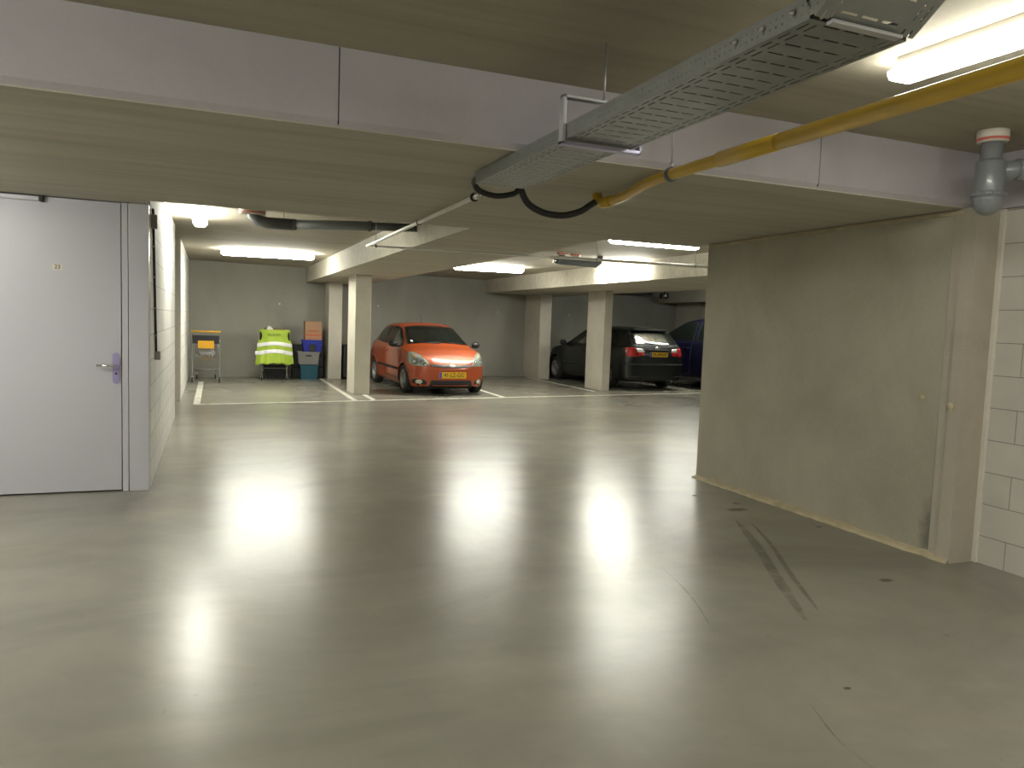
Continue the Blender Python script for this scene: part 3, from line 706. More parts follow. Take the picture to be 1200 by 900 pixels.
def wheel_proto(R, spokes, par, name='wheel'):
    # axis along Y, outer face towards +Y
    r = R*.66
    tyre = MB().lathe([(r, -.085), (R*.93, -.09), (R*.985, -.07), (R, -.04), (R, .04), (R*.985, .07), (R*.93, .09), (r, .085), (r, -.085)], axis='Y', seg=40)
    w = empty(name, (0, 0, 0), None, None); w.parent = par
    tyre.build('tyre', M['blackrub'], w)
    mb = MB(); mb.lathe([(r+.002, -.08), (r-.018, -.075), (r-.02, .06), (r+.004, .086), (r-.012, .088), (r-.03, .055), (r-.03, -.078)], axis='Y', seg=40)
    mb.lathe([(0, .055), (.045, .06), (.055, .05), (.055, .0), (0, 0)], axis='Y', seg=20)
    for k in range(spokes):
        a = 2*PI*k/spokes
        bx = MB().box(.035, r-.01, .030, .058, -.024, .024, .008)
        bx.bm.transform(Matrix.Rotation(a, 4, 'Y')); me = bpy.data.meshes.new('tmp'); bx.bm.to_mesh(me); bx.bm.free(); mb.bm.from_mesh(me); bpy.data.meshes.remove(me)
    mb.build('alloy_rim', M['rim'], w)
    MB().lathe([(0, -.02), (r-.03, -.02), (r-.03, -.03), (0, -.03)], axis='Y', seg=30).build('brake_disc', M['cabin'], w)
    return w
def number_plate(par, lettering, x, z, w, h, facing, tilt=0.):
    s = 1 if facing == 'front' else -1
    p = empty('number_plate', (x, 0, z), None, None); p.parent = par; p.rotation_euler = (0, tilt, 0 if s > 0 else PI)
    MB().box(-.006, .004, -w/2, w/2, -h/2, h/2, .002).build('plate_board', M['plate'], p)
    # seen from outside the blue band is on the viewer's left
    MB().box(.0035, .0052, -w/2+.003, -w/2+.043, -h/2+.003, h/2-.003).build('blue_band', M['plateblue'], p)
    text('plate_lettering', lettering, h*.92, M['ink'], p, (.0048, .022, 0), (PI/2, 0, PI/2), .0008, .86, .0006)
    return p
def make_car(sp, name, label, loc, rz, paint, group=None):
    root = empty(name, loc, label, 'car', group, rz); s = sp['scale']; root.scale = (s, s, s)
    bm = car_body(sp); bvh = BVHTree.FromBMesh(bm)
    wins = [('left', p) for p in sp['side']]+[('right', p) for p in sp['side']]+[('front', sp['wind']), ('rear', sp['rearwin'])]
    dele = []
    R = sp['R']; arches = [(sp['xf'], R), (sp['xr'], R)]; AR = R+.045
    for f in bm.faces:
        c = f.calc_center_median(); n = f.normal; kill = False
        for v, p in wins:
            d = DIRS[v]
            if n.dot(d) > -.15: continue
            pt = (c.x, c.z) if v in ('left', 'right') else (c.y, c.z)
            if v == 'front' and c.x < .0 or v == 'rear' and c.x > -.6: continue
            if inpoly(pt, shrink(p, .022)):
                h1 = cast(bvh, Vector((0, pt[0], pt[1]))-d*4 if v in ('front', 'rear') else Vector((pt[0], 0, pt[1]))-d*4, d)[0]
                if h1 is not None and (h1-c).length < .06: kill = True
        for ax, _ in arches:
            if abs(c.y) > .5 and math.hypot(c.x-ax, c.z-R) < AR: kill = True
        if kill: dele.append(f)
    bmesh.ops.delete(bm, geom=dele, context='FACES')
    me = bpy.data.meshes.new('body_shell'); bm.to_mesh(me); bm.free(); me.materials.append(paint); me.materials.append(M['liner'])
    body = bpy.data.objects.new('body_shell', me); COL.objects.link(body); body.parent = root
    m = body.modifiers.new('thickness', 'SOLIDIFY'); m.thickness = .018; m.offset = -1; m.material_offset = 1; m.material_offset_rim = 1
    for i, (v, p) in enumerate(wins):
        nm = {'front': 'windshield', 'rear': 'rear_window'}.get(v, 'side_window')
        g = conform(bvh, p, v, nm, M['glass'], root, .003, .004)
        # dark rubber seal around the pane
        ring = p; inner = shrink(p, .022); 
        for a in range(len(ring)):
            b = (a+1) % len(ring)
        strip = MB()
    # window seals: dark frames hugging each pane
        seal = bmesh.new(); dirv = DIRS[v]
        dense_o, dense_i = [], []
        for a in range(len(ring)):
            b = (a+1) % len(ring); nseg = max(1, int(math.dist(ring[a], ring[b])/.03))
            for q in range(nseg):
                t = q/nseg
                dense_o.append((ring[a][0]*(1-t)+ring[b][0]*t, ring[a][1]*(1-t)+ring[b][1]*t)); dense_i.append((inner[a][0]*(1-t)+inner[b][0]*t, inner[a][1]*(1-t)+inner[b][1]*t))
        def H3(q, off):
            o = Vector((0, q[0], q[1])) if v in ('front', 'rear') else Vector((q[0], 0, q[1]))
            h, nn, _, _ = cast(bvh, o-dirv*4, dirv)
            if h is None: return None
            if nn.dot(dirv) > 0: nn = -nn
            return h+nn*off
        O = [H3(q, .006) for q in dense_o]; I = [H3(q, .006) for q in dense_i]
        vo = [seal.verts.new(q) if q else None for q in O]; vi = [seal.verts.new(q) if q else None for q in I]
        for a in range(len(vo)):
            b = (a+1) % len(vo)
            if all((vo[a], vo[b], vi[a], vi[b])): seal.faces.new((vo[a], vo[b], vi[b], vi[a]))
        ms = bpy.data.meshes.new('window_seal'); seal.to_mesh(ms); seal.free(); ms.materials.append(M['black'])
        so = bpy.data.objects.new('window_seal', ms); COL.objects.link(so); so.parent = g
        mm = so.modifiers.new('thickness', 'SOLIDIFY'); mm.thickness = .004; mm.offset = 0
    # arch lips, wheels, liners
    wp_ = None
    for ax, _ in arches:
        for sd, vw in ((1, 'left'), (-1, 'right')):
            ring = bmesh.new(); prev = None
            for k in range(33):
                a = -.25+(PI+.5)*k/32; row = []
                for rr_, of in ((AR-.006, -.03), (AR-.004, .008), (AR+.035, .004)):
                    q = Vector((ax+rr_*math.cos(a), 0, R+rr_*math.sin(a))); h, nn, _, _ = cast(bvh, q-DIRS[vw]*4, DIRS[vw])
                    if h is None: row = None; break
                    row.append(ring.verts.new((q.x, h.y+sd*of, q.z)))
                if prev and row:
                    for z in range(2): f = ring.faces.new((prev[z], prev[z+1], row[z+1], row[z])); f.smooth = True
                prev = row
            mr = bpy.data.meshes.new('wheel_arch'); ring.to_mesh(mr); ring.free(); mr.materials.append(paint)
            ro = bpy.data.objects.new('wheel_arch', mr); COL.objects.link(ro); ro.parent = root
            mm = ro.modifiers.new('thickness', 'SOLIDIFY'); mm.thickness = .004; mm.offset = 0
            mb = MB(); prev = None
            for k in range(17):
                a = -.2+(PI+.4)*k/16; q = [mb.bm.verts.new((ax+(AR+.01)*math.cos(a), sd*y, R+(AR+.01)*math.sin(a))) for y in (.48, .78)]
                if prev: mb.bm.faces.new((prev[0], prev[1], q[1], q[0]))
                prev = q
            lo = mb.build('wheel_liner', M['liner'], root); mm = lo.modifiers.new('thickness', 'SOLIDIFY'); mm.thickness = .01
            if wp_ is None: w = wp_ = wheel_proto(R, sp['spokes'], root)
            else: w = copy_tree(wp_, root)
            w.location = (ax, sd*(sp['track']), R); w.rotation_euler = (0, 0, 0 if sd > 0 else PI)
    MB().box(-sp['L']/2+.22, sp['L']/2-.22, -.66, .66, .19, .30, .02).build('floor_pan', M['liner'], root)
    MB().box(sp['xf']-.5, sp['xf']+.38, -.46, .46, .28, .62, .04).build('engine_block', M['liner'], root)
    # interior
    MB().box(.62, 1.02, -.66, .66, .70, .945, .05).build('dashboard', M['cabin'], root)
    for sy in (.34, -.34):
        st = empty('front_seat', (0, sy, 0), None, None); st.parent = root
        MB().box(-.30, .22, -.24, .24, .38, .54, .06).build('seat_cushion', M['seat'], st)
        b = MB().box(-.06, .06, -.23, .23, .0, .62, .05); b.bm.transform(Matrix.Translation((-.30, 0, .50))@Matrix.Rotation(-.28, 4, 'Y')); b.build('seat_back', M['seat'], st)
        MB().box(-.55, -.45, -.12, .12, 1.12, 1.28, .04).build('headrest', M['seat'], st)
    rs = MB().box(-1.15, -.75, -.60, .60, .38, .55, .05).build('rear_bench', M['seat'], root)
    MB().box(-1.28, -1.15, -.60, .60, .5, 1.02, .05).build('bench_back', M['seat'], rs)
    mb = MB(); mb.tube([(.50+.05*math.sin(a)*.9, .34+.18*math.cos(a), .93+.17*math.sin(a)) for a in [2*PI*k/24 for k in range(25)]], .013, 8)
    mb.tube([(.5, .17, .93), (.53, .34, .92), (.5, .51, .93)], .014, 8); mb.tube([(.53, .34, .92), (.68, .34, .86)], .022, 8); mb.build('steering_wheel', M['cabin'], root)
    # mirrors
    for sd in (1, -1):
        mo = empty('door_mirror', (sp['xmir'], sd*.86, .985), None, None); mo.parent = root
        mb = MB(); g = bmesh.ops.create_icosphere(mb.bm, subdivisions=3, radius=1)
        for v in g['verts']: v.co = Vector((v.co.x*.075*(1 if v.co.x > 0 else .35), v.co.y*.095+sd*.06, v.co.z*.068))
        for f in mb.bm.faces: f.smooth = True
        mb.build('mirror_shell', M[sp.get('mirror', 'black')] if sp.get('mirror') else M['black'], mo)
        MB().tube([(0, -sd*.09, -.04), (0, sd*.02, -.03)], .022, 8).build('mirror_stalk', M['black'], mo)
    for sd, vw in ((1, 'left'), (-1, 'right')):
        for q in sp['seams']:
            conform(bvh, q, vw, 'door_seam', M['gap'], root, .0012, .002)
        if sp.get('moulding'): conform(bvh, sp['moulding'], vw, 'side_moulding', M['black'], root, .012, .016)
        for hx in sp['handles']:
            conform(bvh, [(hx-.075, .80), (hx+.075, .805), (hx+.075, .83), (hx-.075, .825)], vw, 'door_handle', paint if sp.get('hpaint') else M['black'], root, .018, .016)
    return root, bvh
FIESTA = dict(L=3.95, scale=1.055, nose=.62, tail=.42, nexp=2.1, texp=2.6, R=.292, xf=1.25, xr=-1.235, track=.735, spokes=7, xmir=.78,
    ztop=[(-1.975, .62), (-1.93, .80), (-1.84, .96), (-1.66, 1.15), (-1.50, 1.30), (-1.25, 1.385), (-.7, 1.44), (-.1, 1.44), (.22, 1.395), (.60, 1.22), (1.02, .995), (1.12, .965), (1.4, .905), (1.66, .80), (1.84, .67), (1.93, .595), (1.975, .50)],
    zb=[(-1.975, .58), (-1.85, .82), (-1.65, .93), (-1.2, .95), (-.3, .92), (.6, .885), (1.0, .865), (1.3, .835), (1.55, .775), (1.75, .68), (1.9, .56), (1.975, .46)],
    wb=[(-1.975, .74), (-1.6, .77), (-.6, .80), (.8, .80), (1.3, .79), (1.7, .77), (1.975, .74)],
    wm=[(-1.975, .80), (-1.3, .83), (0, .835), (1.3, .838), (1.7, .83), (1.975, .80)],
    wr=[(-1.975, .50), (-1.4, .545), (-.5, .585), (.2, .575), (.7, .60), (1.1, .64), (1.975, .64)],
    zlo=[(-1.975, .30), (-1.7, .22), (-1.3, .18), (1.3, .17), (1.7, .165), (1.975, .20)],
    side=[[(.93, .945), (.60, 1.125), (.27, 1.305), (.10, 1.335), (-.20, 1.345), (-.23, .965)], [(-.31, .97), (-.29, 1.345), (-.75, 1.335), (-1.08, 1.26), (-1.32, 1.06), (-1.25, 1.005)]],
    wind=[(-.665, .985), (-.35, 1.015), (0, 1.022), (.35, 1.015), (.665, .985), (.62, 1.12), (.545, 1.335), (.3, 1.368), (0, 1.375), (-.3, 1.368), (-.545, 1.335), (-.62, 1.12)],
    rearwin=[(-.58, 1.02), (0, 1.0), (.58, 1.02), (.50, 1.27), (0, 1.30), (-.50, 1.27)],
    seams=[[(.985, .30), (.995, .30), (1.0, .86), (.99, .86)], [(-.235, .30), (-.225, .30), (-.22, .93), (-.23, .93)], [(-.23, .295), (.99, .295), (.99, .305), (-.23, .305)]],
    moulding=[(-.90, .47), (.90, .45), (.90, .50), (-.90, .52)], handles=[-.08], hpaint=True)
car, bv = make_car(FIESTA, 'orange_car', 'small metallic orange hatchback facing the camera between the pillars', (4.66, 17.24, 0), -PI/2+.035, M['orange'])
def fr(poly, name, mat, off=.004, th=.006, par=None): return conform(bv, poly, 'front', name, M[mat] if isinstance(mat, str) else mat, par or car, off, th)
for sg in (1, -1):
    mi = (lambda p: p) if sg > 0 else mirror
    hl = [(.44, .60), (.60, .575), (.74, .595), (.79, .63), (.795, .74), (.77, .83), (.71, .85), (.60, .80), (.50, .70)]
    h = fr(mi(hl), 'headlight', 'refl', .002, .004)
    for cy, cz, r_, mt in ((.565, .655, .052, 'gap'), (.70, .665, .055, 'gap'), (.69, .775, .035, 'amber')):
        fr(mi(ellipse(cy, cz, r_, r_, 18)), 'reflector_ring' if mt == 'gap' else 'indicator_bulb', mt, .005, .002, h)
        fr(mi(ellipse(cy, cz, r_*.6, r_*.6, 14)), 'bulb', 'chrome' if mt == 'gap' else 'amber', .008, .002, h)
    fr(mi(hl), 'headlight_lens', 'headlamp_glass', .012, .004, h)
    g = fr(mi([(.50, .215), (.73, .235), (.75, .30), (.70, .325), (.545, .315), (.50, .27)]), 'bumper_recess', 'black', .003, .004)
    fr(mi(ellipse(.63, .27, .058, .045, 20)), 'fog_lamp', 'fog', .010, .008, g)
fr([(-.44, .575), (-.15, .548), (.15, .548), (.44, .575), (.42, .618), (.15, .622), (-.15, .622), (-.42, .618)], 'grille', 'grille', .004, .008)
fr([(-.41, .585), (.41, .585), (.41, .590), (-.41, .590)], 'grille_bar', 'rim', .013, .004)
fr([(-.46, .185), (.46, .185), (.42, .310), (-.42, .310)], 'lower_intake', 'black', .004, .006)
for z in (.215, .245, .275): fr([(-.42, z), (.42, z), (.42, z+.005), (-.42, z+.005)], 'intake_slat', 'cabin', .010, .004)
fr(ellipse(0, .592, .066, .034, 24), 'front_badge', 'clearlens', .016, .008)
fr([(-.60, .505), (.60, .505), (.60, .509), (-.60, .509)], 'bumper_seam', 'gap', .001, .002)
fr([(-.74, .128), (.74, .128), (.70, .160), (-.70, .160)], 'chin_spoiler', 'black', .006, .010) if False else None
MB().box(1.40, 1.76, -.50, .50, .125, .19, .02).build('chin_spoiler', M['black'], car)
xp = cast(bv, Vector((4, 0, .37)), Vector((-1, 0, 0)))[0].x
number_plate(car, '41-LZ-GG', xp+.014, .415, .56, .125, 'front', .0)
conform(bv, ellipse(-.55, 1.05, .028, .022, 14), 'front', 'round_sticker', M['greendecal'], car, .006, .002)
for y0, y1 in ((.05, .56), (-.50, .02)):
    a = cast(bv, Vector((4, y1, 1.005)), Vector((-1, 0, 0)))[0]; b = cast(bv, Vector((4, y0, 1.03)), Vector((-1, 0, 0)))[0]
    if a and b: MB().tube([a+Vector((.02, 0, .01)), b+Vector((.02, 0, .012))], .009, 8).build('wiper', M['black'], car)
MB().tube([(-.25, 0, 1.43), (-.38, 0, 1.62)], .004, 6).build('roof_antenna', M['black'], car)
conform(bv, [(-.66, .55), (-.40, .58), (-.36, .60), (-.35, .60)], 'rear', 'tail_marker', M['redlens'], car)
for sg in (1, -1):
    q = [(.56, .80), (.70, .80), (.72, .98), (.60, 1.0)]; conform(bv, q if sg > 0 else mirror(q), 'rear', 'tail_light', M['redlens'], car)

# the dark green hatchback, tail towards the camera
HATCH = dict(L=4.25, scale=1.12, nose=.60, tail=.34, nexp=2.1, texp=3.0, R=.30, xf=1.30, xr=-1.28, track=.735, spokes=5, xmir=.72,
    ztop=[(-2.125, .72), (-2.10, .92), (-2.03, 1.02), (-1.90, 1.14), (-1.72, 1.33), (-1.60, 1.40), (-1.2, 1.425), (-.5, 1.44), (-.1, 1.43), (.20, 1.37), (.60, 1.18), (.98, .98), (1.1, .95), (1.5, .89), (1.85, .78), (2.04, .66), (2.125, .50)],
    zb=[(-2.125, .70), (-2.05, .90), (-1.85, .95), (-1.2, .94), (-.3, .92), (.6, .89), (1.0, .865), (1.4, .82), (1.8, .72), (2.03, .58), (2.125, .46)],
    wb=[(-2.125, .75), (-1.7, .78), (-.6, .80), (.8, .80), (1.4, .78), (2.125, .72)],
    wm=[(-2.125, .82), (-1.3, .84), (0, .84), (1.3, .838), (2.125, .79)],
    wr=[(-2.125, .52), (-1.6, .56), (-.5, .585), (.2, .575), (.7, .60), (1.1, .64), (2.125, .62)],
    zlo=[(-2.125, .24), (-1.8, .20), (-1.3, .18), (1.3, .17), (1.8, .17), (2.125, .22)],
    side=[[(.90, .945), (.58, 1.115), (.25, 1.29), (.10, 1.32), (-.12, 1.325), (-.15, .965)], [(-.22, .965), (-.20, 1.325), (-.85, 1.315), (-.95, .98)], [(-1.03, .985), (-.95, 1.31), (-1.35, 1.28), (-1.55, 1.10), (-1.5, 1.01)]],
    wind=[(-.66, .975), (0, 1.012), (.66, .975), (.61, 1.12), (.54, 1.32), (0, 1.36), (-.54, 1.32), (-.61, 1.12)],
    rearwin=[(-.62, 1.035), (-.3, 1.02), (.3, 1.02), (.62, 1.035), (.56, 1.29), (.5, 1.335), (0, 1.36), (-.5, 1.335), (-.56, 1.29)],
    seams=[[(.98, .30), (.99, .30), (.99, .86), (.98, .86)], [(-.185, .30), (-.175, .30), (-.175, .93), (-.185, .93)], [(-.99, .62), (-.98, .62), (-.98, .93), (-.99, .93)]],
    moulding=[(-.80, .47), (.90, .45), (.90, .50), (-.80, .52)], handles=[-.05, -.85])
c2, bv2 = make_car(HATCH, 'dark_green_car', 'dark green hatchback parked tail outwards behind the right pillar', (10.40, 18.70, 0), PI/2+.05, M['darkgreen'])
def rr2(poly, name, mat, off=.004, th=.006, par=None): return conform(bv2, poly, 'rear', name, M[mat], par or c2, off, th)
for sg in (1, -1):
    mi = (lambda p: p) if sg > 0 else mirror
    t_ = rr2(mi([(.55, .76), (.70, .76), (.765, .78), (.765, .955), (.70, .97), (.57, .965)]), 'tail_light', 'redlens', .006)
    rr2(mi([(.38, .79), (.54, .77), (.54, .865), (.38, .865)]), 'hatch_light', 'redlens', .006)
    rr2(mi([(.36, .87), (.54, .87), (.545, .955), (.40, .945)]), 'reversing_light', 'clearlens', .006)
    rr2(mi([(.48, .305), (.72, .31), (.72, .335), (.48, .33)]), 'bumper_reflector', 'cabin', .008)
rr2([(-.78, .575), (.78, .575), (.78, .605), (-.78, .605)], 'bumper_strip', 'cabin', .014, .018)
rr2([(-.70, .63), (-.66, .63), (-.66, .635), (-.70, .635)], 'hatch_seam', 'gap', .001, .002)
for sg in (1, -1):
    q = [(.555, .62), (.562, .62), (.60, 1.02), (.593, 1.02)]; rr2(q if sg > 0 else mirror(q), 'hatch_seam', 'gap', .0015, .002)
rr2([(-.56, .618), (.56, .618), (.56, .624), (-.56, .624)], 'hatch_seam', 'gap', .0015, .002)
rr2(ellipse(0, .955, .055, .038, 24), 'rear_badge', 'chrome', .012, .008)
rr2([(-.28, .905), (.28, .905), (.28, .925), (-.28, .925)], 'hatch_handle', 'black', .016, .016)
xp = cast(bv2, Vector((-4, 0, .82)), Vector((1, 0, 0)))[0].x
number_plate(c2, 'PL-HH-67', xp-.014, .82, .48, .11, 'rear', 0)
MB().box(-1.76, -1.52, -.46, .46, 1.345, 1.385, .012).build('roof_spoiler', M['darkgreen'], c2)
a = cast(bv2, Vector((-4, .02, 1.05)), Vector((1, 0, 0)))[0]; b = cast(bv2, Vector((-4, .36, 1.10)), Vector((1, 0, 0)))[0]
MB().tube([a+Vector((-.02, 0, 0)), b+Vector((-.02, 0, 0))], .008, 8).build('rear_wiper', M['black'], c2)
MB().tube([(-2.08, -.42, .23), (-1.85, -.42, .24)], .028, 12).build('exhaust_pipe', M['rod'], c2)

# the dark blue car, mostly hidden by the concrete wall
BLUE = dict(FIESTA); BLUE.update(scale=1.33, spokes=5, handles=[-.08, -.95], moulding=None)
c3, bv3 = make_car(BLUE, 'dark_blue_car', 'dark blue car at the far right, mostly hidden by the concrete wall', (12.95, 17.3, 0), PI/2+.08, M['darkblue'])
for sg in (1, -1):
    q = [(.56, .80), (.70, .80), (.72, .98), (.60, 1.0)]; conform(bv3, q if sg > 0 else mirror(q), 'rear', 'tail_light', M['redlens'], c3)
    q = [(.44, .60), (.74, .595), (.79, .74), (.71, .85), (.50, .70)]; conform(bv3, q if sg > 0 else mirror(q), 'front', 'headlight', M['refl'], c3)

# ------------------------------------------------------------------ shopping trolleys
def trolley(name, loc, rz, label, s=1., handle='yellow_plain'):
    t = empty(name, loc, label, 'shopping trolley', 'shopping trolleys by the back wall', rz); t.scale = (s, s, s)
    # handle end towards -Y (the camera), nose towards +Y; width along X
    W0, W1 = .27, .20; yn, yf = 0.05, .82; z0n, z0f, z1 = .52, .62, .98
    MB().tube([(-.285, 0, 1.05), (.285, 0, 1.05)], .019, 14).build('handle', M[handle], t)
    mb = MB()
    for sx in (-1, 1):
        mb.tube([(sx*.275, 0, 1.05), (sx*.272, .05, .98), (sx*.265, .12, .52), (sx*.262, .05, .22), (sx*.262, .04, .13)], .015, 8)
        mb.tube([(sx*.262, .10, .26), (sx*.20, .86, .20), (sx*.19, .90, .13)], .012, 8)
    mb.tube([(-.26, .10, .26), (.26, .10, .26)], .010, 8); mb.tube([(-.20, .86, .20), (.20, .86, .20)], .010, 8)
    mb.build('chassis', M['galv'], t)
    mb = MB()
    def lerp(a, b, t_): return a+(b-a)*t_
    # basket wires
    for k in range(9):
        u = k/8; z_ = lerp(0, 1, u)
        for sx in (-1, 1): mb.tube([(sx*lerp(W0-.03, W0, z_), yn, lerp(z0n, z1, z_)), (sx*lerp(W1-.03, W1, z_), yf, lerp(z0f, z1-.06, z_))], .0042, 5)
        mb.tube([(-lerp(W1-.03, W1, z_), yf, lerp(z0f, z1-.06, z_)), (lerp(W1-.03, W1, z_), yf, lerp(z0f, z1-.06, z_))], .0042, 5)
    for k in range(14):
        u = k/13; y = lerp(yn, yf, u)
        for sx in (-1, 1): mb.tube([(sx*(lerp(W0, W1, u)-.03), y, lerp(z0n, z0f, u)), (sx*lerp(W0, W1, u), y, lerp(z1, z1-.06, u))], .0025, 5)
        mb.tube([(-(lerp(W0, W1, u)-.03), y, lerp(z0n, z0f, u)), ((lerp(W0, W1, u)-.03), y, lerp(z0n, z0f, u))], .0025, 5)
    for k in range(11):
        x = -.24+.048*k
        mb.tube([(x*.88, yn, z0n), (x*.74, yf, z0f), (x*.74, yf, z1-.06)], .0025, 5)
        mb.tube([(x*.88, yn, z0n), (x, yn, z1-.05)], .0025, 5)
    for sx in (-1, 1): mb.tube([(sx*W0, yn, z1), (sx*W1, yf, z1-.06)], .006, 6)
    mb.tube([(-W1, yf, z1-.06), (W1, yf, z1-.06)], .006, 6); mb.tube([(-W0, yn, z1-.04), (W0, yn, z1-.04)], .005, 6)
    mb.build('basket', M['chrome'], t)
    MB().box(-.255, .255, .02, .04, .80, .97, .006).build('child_seat_back', M['black'], t)
    for i, (x, y) in enumerate(((-.262, .03), (.262, .03), (-.19, .90), (.19, .90))):
        w = empty('castor', (x, y, 0), None, None); w.parent = t
        MB().lathe([(0, -.014), (.045, -.014), (.055, -.010), (.055, .010), (.045, .014), (0, .014)], (0, 0, .055), 'X', 20).build('castor_wheel', M['blackrub'], w)
        mb = MB(); mb.box(-.022, -.016, -.02, .02, .05, .13); mb.box(.016, .022, -.02, .02, .05, .13); mb.box(-.022, .022, -.02, .02, .12, .135); mb.build('castor_fork', M['chrome'], w)
    return t
T1 = (-.10, 18.35, 0)
tro = trolley('shopping_trolley', T1, 0, 'shopping trolley with yellow handle parked beside the white block wall', 1.09)
MB().box(-.155, .155, -.006, .012, .70, .86, .005).build('seat_flap', M['yellow_plain'], tro)
MB().box(-.10, .10, .035, .052, .445, .53, .005).build('lower_panel', M['brown'], tro)
def bag(name, c, r, mat, lab, seed=1, cat='bag'):
    mb = MB(); g = bmesh.ops.create_icosphere(mb.bm, subdivisions=4, radius=1); rg = random.Random(seed); ph = [rg.uniform(0, 6) for _ in range(6)]
    for v in g['verts']:
        n = v.co.normalized(); k = 1+.10*math.sin(7*n.x+ph[0])*math.sin(6*n.y+ph[1])+.06*math.sin(15*n.z+ph[2]+5*n.x)+.04*math.sin(23*n.x+ph[3])
        v.co = Vector((n.x*r[0]*k+c[0], n.y*r[1]*k+c[1], n.z*r[2]*k+c[2]))
    for f in mb.bm.faces: f.smooth = True
    return tag(mb.build(name, M[mat]), lab, cat)
bag('shopping_bag', (T1[0]+.0, T1[1]+.30, .665), (.185, .20, .12), 'bag', 'crumpled grey-pink bag in the basket of the yellow-handled trolley', 3)
T2 = (1.43, 18.98, 0)
trolley('shopping_trolley', T2, 0, 'shopping trolley covered by the hi-vis vest', 1.10, 'black')
# the vest draped over it
ve = empty('safety_vest', (T2[0], T2[1], 1.18), 'yellow-green hi-vis vest with two reflective bands draped over a trolley', 'safety vest')
def vest_half(v):       # half width by height fraction (0 hem .. 1 shoulder)
    return np.interp(v, [0, .1, .35, .60, .72, .84, 1.0], [.445, .44, .42, .405, .365, .350, .365])
def vest_pt(u, v, off=0.):   # u -1..1
    hw = vest_half(v); x = u*hw; z = .40+v*.81
    fold = .018*math.sin(9*u+2*v)*(1-v)+.010*math.sin(21*u+1.3)*(1-v)**2
    y = -.075-.085*(1-u*u)*(.55+.45*(1-v))+.10*abs(u)**3+fold-.03*(1-v)-off
    z += -.025*(1-u*u)*0+.02*math.cos(3*u)*(1-v)+(-.02 if v < .02 else 0)*math.sin(12*u)
    return Vector((x, y, z-1.18))
def sheet(u0, u1, v0, v1, nu, nv, off, fn=vest_pt, hole=None):
    mb = MB(); vs = [[mb.bm.verts.new(fn(u0+(u1-u0)*i/nu, v0+(v1-v0)*j/nv, off)) for i in range(nu+1)] for j in range(nv+1)]
    for j in range(nv):
        for i in range(nu):
            f = mb.bm.faces.new((vs[j][i], vs[j][i+1], vs[j+1][i+1], vs[j+1][i])); f.smooth = True
    return mb
vc = sheet(-1, 1, 0, 1, 48, 36, 0)
# shoulders fold back over the handle
vc2 = MB()
def back_pt(u, t, off=0):
    p = vest_pt(u, 1.0); return Vector((p.x*(1-.05*t), p.y+t*.42, p.z-.10*t*t+.012*math.sin(PI*min(1, t*4))))
o = vc.build('vest_front', M['hivis'], ve); o.modifiers.new('thickness', 'SOLIDIFY').thickness = .004
o2 = sheet(-.98, .98, 0, 1, 40, 16, 0, back_pt).build('vest_back', M['hivis'], ve); o2.modifiers.new('thickness', 'SOLIDIFY').thickness = .004
for v0, v1 in ((.285, .40), (.515, .63)):
    q = sheet(-.99, .99, v0, v1, 48, 5, .006, lambda u, v, off: vest_pt(u, v+.045*(1-u*u)-.02, off)); b = q.build('reflective_band', M['reflective'], ve); b.modifiers.new('thickness', 'SOLIDIFY').thickness = .003
for sg, nm in ((1, 'armhole'), (-1, 'armhole')):
    mb = MB(); pts = []
    for k in range(20):
        a = 2*PI*k/20; u = sg*(.90+.07*math.cos(a)); v = .82+.13*math.sin(a); pts.append(mb.bm.verts.new(vest_pt(u, v, .007)))
    mb.bm.faces.new(pts); mb.build(nm, M['liner'], ve).modifiers.new('thickness', 'SOLIDIFY').thickness = .002
text('vest_lettering', 'VEILIGHEID', .066, M['ink'], ve, (-.03, -.176, -.075), (PI/2, 0, 0), .001, .95)
for sg in (-1,):
    mb = MB(); g = bmesh.ops.create_icosphere(mb.bm, subdivisions=2, radius=1)
    for v in g['verts']: v.co = Vector((v.co.x*.03-.425, v.co.y*.03-.02, v.co.z*.055-.53))
    for f in mb.bm.faces: f.smooth = True
    mb.build('band_end', M['reflective'], ve)
mb = MB(); mb.extr([(-.09, 0), (.09, 0), (.045, .07), (-.02, .12), (-.06, .10)], 0, .05, 'Y'); o = mb.build('white_bag', M['whitebag'], None, (T2[0]-.10, T2[1]+.06, 1.19)); tag(o, 'crumpled white bag poking up behind the hi-vis vest', 'bag')
mb = MB(); mb.box(-.22, .26, 0, .28, 0, .235, .01); o = mb.build('cardboard_box', M['brown'], None, (T2[0]+.0, T2[1]+.20, 1.03)); tag(o, 'dull brown box showing just above the hi-vis vest', 'box')
